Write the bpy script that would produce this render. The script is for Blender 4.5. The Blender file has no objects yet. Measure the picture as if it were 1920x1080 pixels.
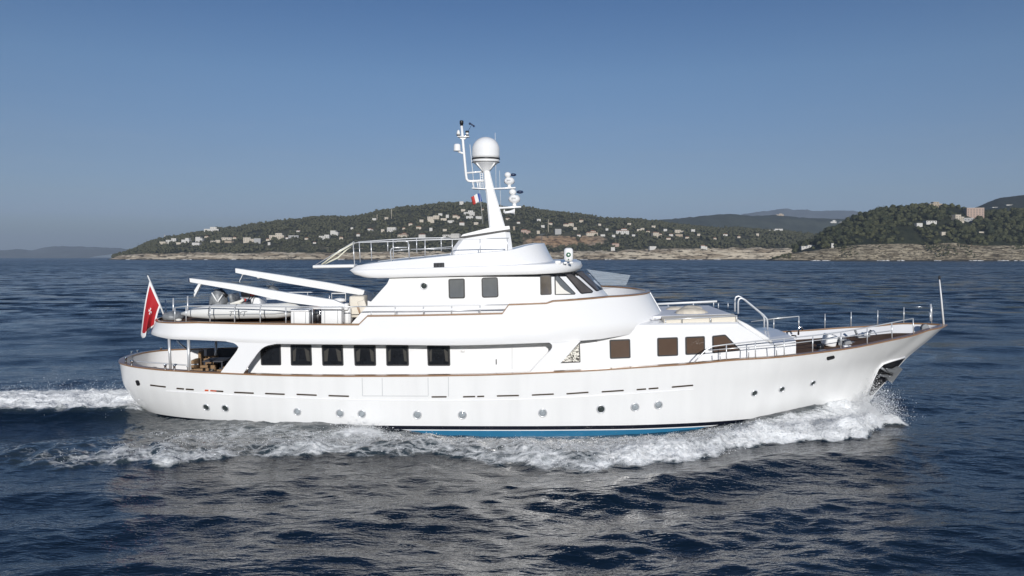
import bpy, bmesh, math, random
import numpy as np
from mathutils import Vector, Matrix, Euler
random.seed(7); RNG = np.random.default_rng(7)
SC = bpy.context.scene
COL = SC.collection

# ------------------------------------------------------------------ camera
F = 1440.0; HY = 482.5; CAMH = 6.0; CAMD = 30.0
cam_d = bpy.data.cameras.new('camera'); cam = bpy.data.objects.new('camera', cam_d); COL.objects.link(cam)
cam.location = (0, -CAMD, CAMH); cam.rotation_euler = (math.radians(90), 0, 0)
cam_d.sensor_width = 36; cam_d.lens = 36 * F / 1920; cam_d.shift_y = -(540 - HY) / 1920
cam_d.clip_start = 0.5; cam_d.clip_end = 90000
SC.camera = cam
SKY_TINT = [(0.0, (0.597, 0.748, 0.752)), (0.0564, (0.61, 0.764, 0.768)), (0.1257, (0.772, 0.829, 1.19)), (0.1913, (0.786, 0.81, 1.022)), (0.3143, (0.778, 0.785, 0.939)), (0.5625, (0.749, 0.834, 0.971)), (0.7869, (0.48, 0.671, 0.885)), (1.0, (0.48, 0.671, 0.885))]
# ------------------------------------------------------------------ sky and sun
SUN_EL = 15.0; SUN_AZ = 5.0          # elevation; degrees to the right of straight behind the camera
world = bpy.data.worlds.new('World'); SC.world = world; world.use_nodes = True
wn = world.node_tree; wn.nodes.clear()
wo = wn.nodes.new('ShaderNodeOutputWorld'); wb = wn.nodes.new('ShaderNodeBackground'); ws = wn.nodes.new('ShaderNodeTexSky')
ws.sky_type = 'NISHITA'; ws.sun_disc = False
ws.sun_elevation = math.radians(SUN_EL); ws.sun_rotation = math.radians(180 - SUN_AZ)
ws.altitude = 0; ws.air_density = 1.0; ws.dust_density = 0.2; ws.ozone_density = 3.5
wb.inputs['Strength'].default_value = 0.08
wtc = wn.nodes.new('ShaderNodeTexCoord'); wsp = wn.nodes.new('ShaderNodeSeparateXYZ'); wn.links.new(wtc.outputs['Generated'], wsp.inputs[0])
wmr = wn.nodes.new('ShaderNodeMapRange'); wmr.inputs[1].default_value = 0.0; wmr.inputs[2].default_value = 0.4; wn.links.new(wsp.outputs[2], wmr.inputs[0])
wcr = wn.nodes.new('ShaderNodeValToRGB'); wn.links.new(wmr.outputs[0], wcr.inputs[0])
for _i, (_p, _c) in enumerate(SKY_TINT):      # clear winter air: the low sky is greyer and bluer than the model's
    _el = wcr.color_ramp.elements[_i] if _i < 2 else wcr.color_ramp.elements.new(_p)
    _el.position = _p; _el.color = (*_c, 1)
wmx = wn.nodes.new('ShaderNodeMix'); wmx.data_type = 'RGBA'; wmx.blend_type = 'MULTIPLY'; wmx.inputs[0].default_value = 1
wn.links.new(ws.outputs[0], wmx.inputs[6]); wn.links.new(wcr.outputs[0], wmx.inputs[7]); 
wmp = wn.nodes.new('ShaderNodeMapping'); wmp.inputs['Scale'].default_value = (2.2, 2.2, 26); wmp.inputs['Rotation'].default_value = (.03, .05, 0); wn.links.new(wtc.outputs['Generated'], wmp.inputs[0])
wnz = wn.nodes.new('ShaderNodeTexNoise'); wnz.inputs['Scale'].default_value = 2.6; wnz.inputs['Detail'].default_value = 7; wnz.inputs['Roughness'].default_value = .62; wn.links.new(wmp.outputs[0], wnz.inputs['Vector'])
wr1 = wn.nodes.new('ShaderNodeMapRange'); wr1.inputs[1].default_value = .50; wr1.inputs[2].default_value = .78; wr1.inputs[4].default_value = .16; wn.links.new(wnz.outputs[0], wr1.inputs[0])
wr2 = wn.nodes.new('ShaderNodeMapRange'); wr2.inputs[1].default_value = .22; wr2.inputs[2].default_value = .05; wn.links.new(wsp.outputs[2], wr2.inputs[0])
wmu = wn.nodes.new('ShaderNodeMath'); wmu.operation = 'MULTIPLY'; wn.links.new(wr1.outputs[0], wmu.inputs[0]); wn.links.new(wr2.outputs[0], wmu.inputs[1])      # the faintest veil of high cloud low in the sky
wcl = wn.nodes.new('ShaderNodeMix'); wcl.data_type = 'RGBA'; wn.links.new(wmu.outputs[0], wcl.inputs[0]); wn.links.new(wmx.outputs[2], wcl.inputs[6]); wcl.inputs[7].default_value = (5.2, 5.9, 6.9, 1)
wn.links.new(wcl.outputs[2], wb.inputs[0]); wn.links.new(wb.outputs[0], wo.inputs[0])
sd = bpy.data.lights.new('sun', 'SUN'); sun = bpy.data.objects.new('sun', sd); COL.objects.link(sun)
sd.energy = 4.5; sd.angle = math.radians(0.5); sd.color = (1.0, 0.975, 0.945)
_e, _a = math.radians(SUN_EL), math.radians(SUN_AZ)
to_sun = Vector((math.sin(_a) * math.cos(_e), -math.cos(_a) * math.cos(_e), math.sin(_e)))
sun.rotation_euler = to_sun.to_track_quat('Z', 'Y').to_euler(); sun.location = to_sun * 60
SC.view_settings.view_transform = 'Standard'; SC.view_settings.look = 'None'
SC.view_settings.exposure = 0.0; SC.view_settings.gamma = 1.0
SC.cycles.max_bounces = 6; SC.cycles.volume_bounces = 0; SC.cycles.caustics_reflective = False
SC.cycles.sample_clamp_indirect = 4.0

# ------------------------------------------------------------------ projection between photo measurements and the yacht's own frame
HEEL = math.radians(1.8); CH, SH = math.cos(HEEL), math.sin(HEEL)
def L(px, py, b):
    k = (py - HY) / F
    z = (CAMH - k * (CAMD + b * CH) - b * SH) / (CH - k * SH)
    return Vector(((px - 960) / F * (CAMD + b * CH - z * SH), b, z))
def LB(px, py, bf):
    b = -2.5
    for _ in range(8):
        p = L(px, py, b); b = bf(p.x)
    return L(px, py, b)
def proj(x, y, z):
    yw = y * CH - z * SH; zw = y * SH + z * CH
    return 960 + F * x / (CAMD + yw), HY + F * (CAMH - zw) / (CAMD + yw)
def to_world(p):
    return Vector((p[0], p[1] * CH - p[2] * SH, p[1] * SH + p[2] * CH))
def pchip(xs, ys):
    xs = np.asarray(xs, float); ys = np.asarray(ys, float)
    o = np.argsort(xs); xs, ys = xs[o], ys[o]
    h = np.diff(xs); d = np.diff(ys) / h
    m = np.zeros_like(xs); m[0], m[-1] = d[0], d[-1]
    for i in range(1, len(xs) - 1):
        if d[i-1] * d[i] > 0:
            w1, w2 = 2*h[i] + h[i-1], h[i] + 2*h[i-1]
            m[i] = (w1 + w2) / (w1 / d[i-1] + w2 / d[i])
    def f(x):
        x = np.asarray(x, float); xc = np.clip(x, xs[0], xs[-1])
        i = np.clip(np.searchsorted(xs, xc) - 1, 0, len(xs) - 2)
        t = (xc - xs[i]) / h[i]
        return ((1+2*t)*(1-t)**2*ys[i] + t*(1-t)**2*h[i]*m[i] + t*t*(3-2*t)*ys[i+1] + t*t*(t-1)*h[i]*m[i+1])
    return f
def sstep(a, b, x):
    t = np.clip((np.asarray(x, float) - a) / (b - a), 0, 1); return t*t*(3-2*t)

# ------------------------------------------------------------------ materials
def mat(name, col, rough=0.5, metal=0.0, noise=0.0, nscale=3.0, coat=0.0, bump=0.0, bscale=20.0, spec=0.5):
    m = bpy.data.materials.new(name); m.use_nodes = True
    nt = m.node_tree; p = nt.nodes['Principled BSDF']
    p.inputs['Base Color'].default_value = (*col, 1); p.inputs['Roughness'].default_value = rough
    p.inputs['Metallic'].default_value = metal; p.inputs['Coat Weight'].default_value = coat
    p.inputs['Specular IOR Level'].default_value = spec
    tc = nt.nodes.new('ShaderNodeTexCoord')
    if noise > 0:
        n = nt.nodes.new('ShaderNodeTexNoise'); n.inputs['Scale'].default_value = nscale; n.inputs['Detail'].default_value = 6
        nt.links.new(tc.outputs['Object'], n.inputs['Vector'])
        r = nt.nodes.new('ShaderNodeMapRange'); r.inputs[3].default_value = 1 - noise; r.inputs[4].default_value = 1 + noise
        nt.links.new(n.outputs[0], r.inputs[0])
        mx = nt.nodes.new('ShaderNodeMix'); mx.data_type = 'RGBA'; mx.blend_type = 'MULTIPLY'; mx.inputs[0].default_value = 1
        mx.inputs[6].default_value = (*col, 1); nt.links.new(r.outputs[0], mx.inputs[7])
        nt.links.new(mx.outputs[2], p.inputs['Base Color'])
    if bump > 0:
        n2 = nt.nodes.new('ShaderNodeTexNoise'); n2.inputs['Scale'].default_value = bscale; n2.inputs['Detail'].default_value = 4
        nt.links.new(tc.outputs['Object'], n2.inputs['Vector'])
        b = nt.nodes.new('ShaderNodeBump'); b.inputs['Strength'].default_value = bump; b.inputs['Distance'].default_value = 0.05
        nt.links.new(n2.outputs[0], b.inputs['Height']); nt.links.new(b.outputs[0], p.inputs['Normal'])
    return m
M = {}
M['white'] = mat('white_paint', (0.80, 0.80, 0.80), 0.22, noise=0.015, nscale=0.6, coat=0.3, bump=0.02, bscale=0.8)
M['whitemat'] = mat('white_gelcoat', (0.78, 0.78, 0.77), 0.4, noise=0.03, nscale=1.5)
M['cream'] = mat('cream_vinyl', (0.66, 0.61, 0.52), 0.6, noise=0.05, nscale=6)
M['greydeck'] = mat('grey_deck_paint', (0.72, 0.73, 0.76), 0.55, noise=0.05, nscale=2)
M['steel'] = mat('stainless_steel', (0.62, 0.63, 0.65), 0.18, metal=1.0)
M['railpaint'] = mat('polished_rail', (0.66, 0.67, 0.68), 0.3, metal=0.4)
M['varnish'] = mat('varnished_teak', (0.27, 0.15, 0.075), 0.35, noise=0.25, nscale=9, coat=0.5)
M['black'] = mat('black_rubber', (0.012, 0.012, 0.014), 0.4)
M['glass'] = mat('dark_window_glass', (0.012, 0.013, 0.015), 0.04, noise=0.5, nscale=4, spec=0.45)
M['brownglass'] = mat('brown_window_blind', (0.095, 0.062, 0.043), 0.12, noise=0.12, nscale=5)
M['greyglass'] = mat('grey_window_blind', (0.13, 0.14, 0.15), 0.08, noise=0.25, nscale=3)
M['wheelglass'] = mat('wheelhouse_glass', (0.10, 0.09, 0.085), 0.05, noise=0.6, nscale=2.5)
M['portglass'] = mat('porthole_glass', (0.30, 0.33, 0.35), 0.06, noise=0.5, nscale=7)
M['portdark'] = mat('porthole_dark_glass', (0.04, 0.05, 0.05), 0.05)
M['slot'] = mat('bronze_slot', (0.05, 0.035, 0.022), 0.4)
M['orange'] = mat('orange_fender', (0.60, 0.10, 0.03), 0.5)
M['seam'] = mat('panel_seam', (0.42, 0.43, 0.44), 0.5)
M['greycloth'] = mat('grey_cover_cloth', (0.19, 0.20, 0.21), 0.45, noise=0.7, nscale=7, bump=0.6, bscale=6)
M['hypalon'] = mat('inflatable_tube', (0.70, 0.70, 0.68), 0.45, noise=0.04, nscale=4)
M['hypgrey'] = mat('grey_strap', (0.10, 0.11, 0.12), 0.5)
M['red'] = mat('red_plastic', (0.50, 0.04, 0.02), 0.4)
M['wicker'] = mat('wicker', (0.30, 0.19, 0.10), 0.7, noise=0.5, nscale=40, bump=0.8, bscale=60)
M['linen'] = mat('pale_cushion', (0.74, 0.72, 0.66), 0.8, bump=0.3, bscale=5)
M['padcloth'] = mat('cream_pillow', (0.62, 0.56, 0.46), 0.8, noise=.15, nscale=6, bump=0.4, bscale=6)
M['darkcloth'] = mat('dark_blue_cushion', (0.045, 0.05, 0.065), 0.7)
M['galv'] = mat('galvanised_anchor', (0.24, 0.25, 0.26), 0.5, metal=0.3, noise=0.25, nscale=6)
M['navgreen'] = mat('green_lamp_glass', (0.01, 0.12, 0.07), 0.15)
M['bluedark'] = mat('dark_blue_plastic', (0.015, 0.03, 0.08), 0.4)
M['curtain'] = mat('drawn_curtain', (0.034, 0.032, 0.028), 0.5, noise=0.3, nscale=12, spec=0.3)
def glint_pane():  # sun glitter off the water, painted into the pane as pale and dark flecks
    m = mat('painted_glint_pane', (.5, .5, .5), .35); nt = m.node_tree; p = nt.nodes['Principled BSDF']; tc = nt.nodes.new('ShaderNodeTexCoord')
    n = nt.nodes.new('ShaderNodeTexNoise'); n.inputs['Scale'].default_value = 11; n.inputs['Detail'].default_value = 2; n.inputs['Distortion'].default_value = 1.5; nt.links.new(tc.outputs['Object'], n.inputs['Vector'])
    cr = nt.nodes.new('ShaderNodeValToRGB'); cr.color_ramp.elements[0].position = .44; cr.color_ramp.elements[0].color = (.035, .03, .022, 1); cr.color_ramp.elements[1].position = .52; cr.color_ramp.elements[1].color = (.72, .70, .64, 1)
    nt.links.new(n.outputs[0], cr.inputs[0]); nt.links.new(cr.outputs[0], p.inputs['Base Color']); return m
M['flecks'] = glint_pane()
M['yellow'] = mat('yellowed_handrail', (0.72, 0.70, 0.56), 0.4)

def teak():
    m = bpy.data.materials.new('teak_deck'); m.use_nodes = True; nt = m.node_tree; p = nt.nodes['Principled BSDF']
    tc = nt.nodes.new('ShaderNodeTexCoord'); sp = nt.nodes.new('ShaderNodeSeparateXYZ'); nt.links.new(tc.outputs['Object'], sp.inputs[0])
    mm = nt.nodes.new('ShaderNodeMath'); mm.operation = 'MULTIPLY'; mm.inputs[1].default_value = 8.0; nt.links.new(sp.outputs[1], mm.inputs[0])
    fr = nt.nodes.new('ShaderNodeMath'); fr.operation = 'FRACT'; nt.links.new(mm.outputs[0], fr.inputs[0])
    gt = nt.nodes.new('ShaderNodeMath'); gt.operation = 'GREATER_THAN'; gt.inputs[1].default_value = 0.1; nt.links.new(fr.outputs[0], gt.inputs[0])
    n = nt.nodes.new('ShaderNodeTexNoise'); n.inputs['Scale'].default_value = 3; nt.links.new(tc.outputs['Object'], n.inputs['Vector'])
    cr = nt.nodes.new('ShaderNodeValToRGB'); cr.color_ramp.elements[0].color = (0.095, 0.052, 0.032, 1); cr.color_ramp.elements[1].color = (0.20, 0.12, 0.075, 1)
    nt.links.new(n.outputs[0], cr.inputs[0])
    mx = nt.nodes.new('ShaderNodeMix'); mx.data_type = 'RGBA'; mx.inputs[6].default_value = (0.02, 0.016, 0.014, 1)
    nt.links.new(gt.outputs[0], mx.inputs[0]); nt.links.new(cr.outputs[0], mx.inputs[7]); nt.links.new(mx.outputs[2], p.inputs['Base Color'])
    p.inputs['Roughness'].default_value = 0.85; p.inputs['Specular IOR Level'].default_value = 0.15
    return m
M['teak'] = teak()

def hull_mat():
    m = bpy.data.materials.new('hull_paint'); m.use_nodes = True; nt = m.node_tree; p = nt.nodes['Principled BSDF']
    tc = nt.nodes.new('ShaderNodeTexCoord'); sp = nt.nodes.new('ShaderNodeSeparateXYZ'); nt.links.new(tc.outputs['Object'], sp.inputs[0])
    mr = nt.nodes.new('ShaderNodeMapRange'); mr.inputs[1].default_value = -1.0; mr.inputs[2].default_value = 1.0
    nt.links.new(sp.outputs[2], mr.inputs[0])
    cr = nt.nodes.new('ShaderNodeValToRGB'); cr.color_ramp.interpolation = 'CONSTANT'
    def pos(z): return (z + 1) / 2
    e = cr.color_ramp.elements
    e[0].position = 0; e[0].color = (0.025, 0.155, 0.285, 1)
    e[1].position = pos(ZB0); e[1].color = (0.8, 0.8, 0.8, 1)
    a = e.new(pos(ZB1)); a.color = (0.008, 0.01, 0.018, 1)
    b = e.new(pos(ZB2)); b.color = (0.80, 0.80, 0.79, 1)
    nt.links.new(mr.outputs[0], cr.inputs[0])
    # faint salt and run-off streaks below the slots
    mp = nt.nodes.new('ShaderNodeMapping'); mp.inputs['Scale'].default_value = (2.2, 1, 0.25); nt.links.new(tc.outputs['Object'], mp.inputs[0])
    n = nt.nodes.new('ShaderNodeTexNoise'); n.inputs['Scale'].default_value = 1.0; n.inputs['Detail'].default_value = 8; nt.links.new(mp.outputs[0], n.inputs['Vector'])
    r = nt.nodes.new('ShaderNodeMapRange'); r.inputs[1].default_value = 0.35; r.inputs[2].default_value = 0.75; r.inputs[3].default_value = 1.0; r.inputs[4].default_value = 0.93
    nt.links.new(n.outputs[0], r.inputs[0])
    mx = nt.nodes.new('ShaderNodeMix'); mx.data_type = 'RGBA'; mx.blend_type = 'MULTIPLY'; mx.inputs[0].default_value = 1
    nt.links.new(cr.outputs[0], mx.inputs[6]); nt.links.new(r.outputs[0], mx.inputs[7]); nt.links.new(mx.outputs[2], p.inputs['Base Color'])
    n2 = nt.nodes.new('ShaderNodeTexNoise'); n2.inputs['Scale'].default_value = 0.7; nt.links.new(tc.outputs['Object'], n2.inputs['Vector'])
    bp = nt.nodes.new('ShaderNodeBump'); bp.inputs['Strength'].default_value = 0.12; bp.inputs['Distance'].default_value = 0.05
    nt.links.new(n2.outputs[0], bp.inputs['Height']); nt.links.new(bp.outputs[0], p.inputs['Normal'])
    p.inputs['Roughness'].default_value = 0.2; p.inputs['Coat Weight'].default_value = 0.3
    return m

# ------------------------------------------------------------------ mesh building helpers
def tag(o, label=None, cat=None, group=None, kind=None):
    if label: o['label'] = label
    if cat: o['category'] = cat
    if group: o['group'] = group
    if kind: o['kind'] = kind
    return o
class MB:
    def __init__(s, off=(0, 0, 0)):
        s.v = []; s.f = []; s.sm = []; s.mi = []; s.off = Vector(off); s.cur = 0
    def vert(s, p): s.v.append((p[0]-s.off.x, p[1]-s.off.y, p[2]-s.off.z)); return len(s.v)-1
    def face(s, idx, smooth=False): s.f.append(tuple(idx)); s.sm.append(smooth); s.mi.append(s.cur)
    def poly(s, pts, smooth=False): s.face([s.vert(p) for p in pts], smooth)
    def grid(s, rows, smooth=True, closed_u=False, closed_v=False):
        ids = [[s.vert(p) for p in r] for r in rows]
        n, m = len(ids), len(ids[0])
        for i in range(n if closed_u else n-1):
            for j in range(m if closed_v else m-1):
                s.face((ids[i][j], ids[(i+1) % n][j], ids[(i+1) % n][(j+1) % m], ids[i][(j+1) % m]), smooth)
        return ids
    def box(s, c, size, rot=(0, 0, 0), bevel=0.0, seg=2):
        bm = bmesh.new(); bmesh.ops.create_cube(bm, size=1)
        bmesh.ops.scale(bm, vec=size, verts=bm.verts)
        if bevel > 0: bmesh.ops.bevel(bm, geom=bm.edges[:], offset=bevel, segments=seg, affect='EDGES', profile=0.5)
        mx = Matrix.Translation(Vector(c)) @ Euler(rot).to_matrix().to_4x4()
        s.addbm(bm, mx, bevel > 0)
    def addbm(s, bm, mx=Matrix.Identity(4), smooth=False):
        bm.verts.index_update(); base = len(s.v)
        for v in bm.verts: s.vert(mx @ v.co)
        for f in bm.faces: s.face([base + v.index for v in f.verts], smooth)
        bm.free()
    def tube(s, pts, r, n=8, caps=True, r_end=None, smooth=True):
        pts = [Vector(p) for p in pts]; k = len(pts); rows = []
        up = Vector((0, 0, 1)); prev = None
        for i, p in enumerate(pts):
            t = (pts[min(i+1, k-1)] - pts[max(i-1, 0)]).normalized()
            if prev is None:
                a = t.cross(up)
                if a.length < 0.1: a = t.cross(Vector((1, 0, 0)))
            else: a = prev - t * prev.dot(t)
            a.normalize(); prev = a; b = t.cross(a)
            rr = r[i] if isinstance(r, (list, tuple)) else (r if r_end is None else r + (r_end - r) * i / max(1, k-1))
            rows.append([p + a * (rr * math.cos(2*math.pi*j/n)) + b * (rr * math.sin(2*math.pi*j/n)) for j in range(n)])
        ids = s.grid(rows, smooth, closed_v=True)
        if caps:
            s.face(ids[0][::-1]); s.face(ids[-1])
    def lathe(s, prof, c, axis=(0, 0, 1), n=24, smooth=True):
        q = Vector((0, 0, 1)).rotation_difference(Vector(axis)).to_matrix(); rows = []
        for r, h in prof:
            rows.append([Vector(c) + q @ Vector((max(r, 1e-4)*math.cos(2*math.pi*j/n), max(r, 1e-4)*math.sin(2*math.pi*j/n), h)) for j in range(n)])
        ids = s.grid(rows, smooth, closed_v=True)
        s.face(ids[0][::-1]); s.face(ids[-1])
    def prism(s, pts, d):        # closed polygon pts extruded by vector d
        n = len(pts); d = Vector(d); a = [s.vert(p) for p in pts]; b = [s.vert(Vector(p)+d) for p in pts]
        s.face(a[::-1]); s.face(b)
        for i in range(n): s.face((a[i], a[(i+1) % n], b[(i+1) % n], b[i]))
    def ball(s, c, r, sx=1, sy=1, sz=1, sub=2, jit=0.0):
        bm = bmesh.new(); bmesh.ops.create_icosphere(bm, subdivisions=sub, radius=1)
        for v in bm.verts:
            k = 1 + random.uniform(-jit, jit); v.co = Vector((v.co.x*r*sx*k, v.co.y*r*sy*k, v.co.z*r*sz*k))
        s.addbm(bm, Matrix.Translation(Vector(c)), True)
    def build(s, name, m, parent=None, fix=True):
        me = bpy.data.meshes.new(name); me.from_pydata(s.v, [], s.f); 
        me.polygons.foreach_set('use_smooth', s.sm); me.polygons.foreach_set('material_index', s.mi)
        for x in (m if isinstance(m, (list, tuple)) else [m]): me.materials.append(x)
        if fix:
            bm = bmesh.new(); bm.from_mesh(me); bmesh.ops.recalc_face_normals(bm, faces=bm.faces); bm.to_mesh(me); bm.free()
        me.update()
        o = bpy.data.objects.new(name, me); COL.objects.link(o)
        if parent: o.parent = parent
        return o
def rnd_poly(pts, r, n=4):
    """round the corners of a 2-D polygon"""
    out = []; k = len(pts)
    for i in range(k):
        p = np.array(pts[i], float); a = np.array(pts[i-1], float); b = np.array(pts[(i+1) % k], float)
        da = a - p; db = b - p; la = np.linalg.norm(da); lb = np.linalg.norm(db); rr = min(r, la*0.45, lb*0.45)
        p0 = p + da/la*rr; p1 = p + db/lb*rr
        for j in range(n+1):
            t = j/n; q = (1-t)**2*p0 + 2*t*(1-t)*p + t*t*p1; out.append((q[0], q[1]))
    return out
class Surf:
    """a parametric starboard surface fn(u,v)->xyz arrays; finds the point of it behind a photo measurement"""
    def __init__(s, fn, nu=900, nv=160, u0=0, u1=1):
        s.fn = fn; u = np.linspace(u0, u1, nu)[:, None]*np.ones((1, nv)); v = np.linspace(0, 1, nv)[None, :]*np.ones((nu, 1))
        s.x, s.y, s.z = fn(u, v); s.px, s.py = proj(s.x, s.y, s.z)
        P = np.stack([s.x, s.y, s.z], -1); du = np.gradient(P, axis=0); dv = np.gradient(P, axis=1)
        n = np.cross(du, dv); n /= np.linalg.norm(n, axis=-1, keepdims=True) + 1e-12
        flip = n[..., 1] > 0; n[flip] *= -1; s.n = n; s.P = P
    def at(s, px, py):
        d = (s.px-px)**2 + (s.py-py)**2; i = np.unravel_index(np.argmin(d), d.shape)
        n = Vector(s.n[i]); b = s.P[i]
        # shift inside the tangent plane to the exact measurement
        p = L(px, py, float(b[1]))
        q = p - n * (p - Vector(b)).dot(n) if abs(n.y) > 0.2 else Vector(b)
        return q, n
def panel(surf, poly, name, m, parent, off=0.015, back=0.03, rim=None):
    """a window, plate or slot that follows a surface: poly in photo measurements"""
    mb = MB(); cx = sum(p[0] for p in poly)/len(poly); cy = sum(p[1] for p in poly)/len(poly)
    c, cn = surf.at(cx, cy); ci = mb.vert(c + cn*off); fr = []; bk = []; pts = []
    k = len(poly); dense = []
    for i in range(k):
        a, b = poly[i], poly[(i+1) % k]; n = max(1, int(math.hypot(b[0]-a[0], b[1]-a[1])/14))
        for j in range(n): dense.append((a[0]+(b[0]-a[0])*j/n, a[1]+(b[1]-a[1])*j/n))
    for q in dense:
        p, nn = surf.at(*q); fr.append(mb.vert(p + nn*off)); bk.append(mb.vert(p - nn*back))
    n = len(fr)
    for i in range(n):
        mb.face((ci, fr[i], fr[(i+1) % n])); mb.face((fr[i], bk[i], bk[(i+1) % n], fr[(i+1) % n]))
    return mb.build(name, m, parent)
def inset(poly, d):
    cx = sum(p[0] for p in poly)/len(poly); cy = sum(p[1] for p in poly)/len(poly)
    w = max(p[0] for p in poly)-min(p[0] for p in poly); h = max(p[1] for p in poly)-min(p[1] for p in poly)
    return [(cx+(p[0]-cx)*(1-2*d/w), cy+(p[1]-cy)*(1-2*d/h)) for p in poly]
def inset_edges(poly, d):
    """true inward offset of a convex polygon"""
    k = len(poly); area = sum(poly[i][0]*poly[(i+1) % k][1]-poly[(i+1) % k][0]*poly[i][1] for i in range(k)); sg = 1 if area > 0 else -1
    lines = []
    for i in range(k):
        a = np.array(poly[i], float); b = np.array(poly[(i+1) % k], float); t = (b-a)/np.linalg.norm(b-a); n = np.array([-t[1], t[0]])*sg
        lines.append((a+n*d, t))
    out = []
    for i in range(k):
        (p, t), (q, w) = lines[i-1], lines[i]
        A = np.array([t, -w]).T; s_ = np.linalg.solve(A, q-p); r = p+t*s_[0]; out.append((r[0], r[1]))
    return out
def window(surf, poly, pane, parent, fw=2.6, rad=3, frame='black', off=0.012):
    f = panel(surf, rnd_poly(poly, rad), 'window', M[frame], parent, off=off)
    panel(surf, rnd_poly(inset_edges(poly, fw), rad*0.6), 'pane', M[pane], f, off=off+0.006)
    return f
def empty(name, loc=(0, 0, 0), rot=(0, 0, 0)):
    o = bpy.data.objects.new(name, None); COL.objects.link(o); o.location = loc; o.rotation_euler = rot; o.empty_display_size = 0.3
    return o
HAZE = 7.5e-5
# ================================================================== THE YACHT
ZB0, ZB1, ZB2 = 0.095, 0.13, 0.262
M['hull'] = hull_mat()
yacht = empty('motor_yacht', (0, 0, 0), (HEEL, 0, 0))
tag(yacht, 'long white classic motor yacht with teak rails and tall domed mast under way', 'yacht')

# ---- hull form
bs_tab = pchip([-14.95, -14.9, -14.75, -14.5, -14.0, -13.2, -12, -10, -7, -3, 2, 5, 8, 10, 12, 14, 15.5, 16.4, 16.9],
               [0, .55, 1.05, 1.5, 1.95, 2.35, 2.75, 3.1, 3.36, 3.5, 3.5, 3.45, 3.22, 2.95, 2.5, 1.85, 1.15, .58, .015])
def bsheer(x): return bs_tab(np.clip(x, -14.95, 16.9))
rail_px = [(262, 689), (298, 693), (335, 695.5), (372, 698), (409, 699.5), (457, 701.5), (540, 704), (620, 705), (700, 705), (800, 704.5), (900, 703), (1000, 699.5),
           (1100, 695), (1200, 688.5), (1299, 682), (1380, 674.5), (1460, 669.5), (1531, 661.5), (1602, 651.5), (1672, 637.5), (1713, 628.5), (1745, 618)]
_rp = [LB(px, py, lambda x: -float(bsheer(x))) for px, py in rail_px]
_tip = L(1771, 609, -0.02)
zr_tab = pchip([-14.95] + [p.x for p in _rp] + [16.9], [_rp[0].z + 0.06] + [p.z for p in _rp] + [_tip.z])
def zrail(x): return zr_tab(x)
ZK = -1.0
_st = [L(px, py, -0.7) for px, py in [(231, 680), (232.5, 707), (242, 733), (257, 755), (277, 775), (305, 800), (350, 830)]]
_sm = [L(px, py, 0) for px, py in [(1771, 609), (1735, 640), (1697, 671), (1660, 713), (1636, 740), (1607, 778), (1580, 815), (1560, 850)]]
xs_tab = pchip([p.z for p in _st], [p.x - _st[0].x - 14.95 for p in _st]); xe_tab = pchip([p.z for p in _sm], [p.x - _sm[0].x + 16.9 for p in _sm])
bw_tab = pchip([0, .02, .05, .1, .16, .25, .36, .5, .62, .72, .8, .87, .93, .97, 1], [0, .5, 1.05, 1.75, 2.35, 2.95, 3.25, 3.35, 3.25, 2.9, 2.3, 1.55, .8, .33, .03])
def hull_fn(u, v):
    g = 0.5 - 0.5*np.cos(np.pi*u)
    z0 = ZK + (zrail(-14.95) - ZK)*v; z1 = ZK + (zrail(16.9) - ZK)*v
    x = xs_tab(z0)*(1-g) + xe_tab(z1)*g
    xt = -14.95*(1-g) + 16.9*g
    z = ZK + (zrail(xt) - ZK)*v
    q = 0.62 + 0.35*sstep(0.02, 0.3, g) + 0.9*sstep(.62, .95, g)
    b = bw_tab(g) + (bsheer(xt) - bw_tab(g))*v**q
    return x, -b, z
HULL = Surf(hull_fn, 1600, 220)
def surf_rows(fn, us, vs, mirror=False):
    U = np.array(us)[:, None]*np.ones((1, len(vs))); V = np.array(vs)[None, :]*np.ones((len(us), 1))
    x, y, z = fn(U, V); y = -y if mirror else y
    return [[(x[i, j], y[i, j], z[i, j]) for j in range(len(vs))] for i in range(len(us))]
us = np.linspace(0, 1, 150); vs = np.linspace(0, 1, 30)
mb = MB(); mb.grid(surf_rows(hull_fn, us, vs)); mb.grid(surf_rows(hull_fn, us, vs, True))
hull = mb.build('hull', M['hull'], yacht)

# ---- bulwark inner face, cap rail, main deck
def offset_path(pts, d):
    out = []; n = len(pts)
    for i in range(n):
        a = np.array(pts[max(0, i-1)]); b = np.array(pts[min(n-1, i+1)]); t = b-a; t /= np.linalg.norm(t)
        out.append((pts[i][0] - t[1]*d, min(-0.0, pts[i][1] + t[0]*d)))
    return out
g = 0.5-0.5*np.cos(np.pi*np.linspace(0, 1, 140)); xt = -14.95*(1-g)+16.9*g
sheer = [(float(x), -float(bsheer(x))) for x in xt]
in_ = offset_path(sheer, 0.15); out_ = offset_path(sheer, -0.035); in2 = offset_path(sheer, 0.165)
def zdeck(x): return zrail(x) - (0.86 - 0.50*sstep(5, 12, x))
_u = np.linspace(0, 1, 140); _v = (zdeck(xt)-0.05-ZK)/(zrail(xt)-ZK); _x, _y, _z = hull_fn(_u, _v)
low_ = [(float(min(max(a, _x[0]+.2), _x[-1]-.3)), min(0.0, float(b)+.17)) for a, b in zip(_x, _y)]
mb = MB()
for s in (1, -1):
    mb.grid([[(p[0], s*p[1], float(zrail(x))-0.03), (q[0], s*max(q[1], p[1]), float(zdeck(x))-0.05)] for p, q, x in zip(in_, low_, xt)])
mb.build('bulwark', M['white'], yacht)
mb = MB()
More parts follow.
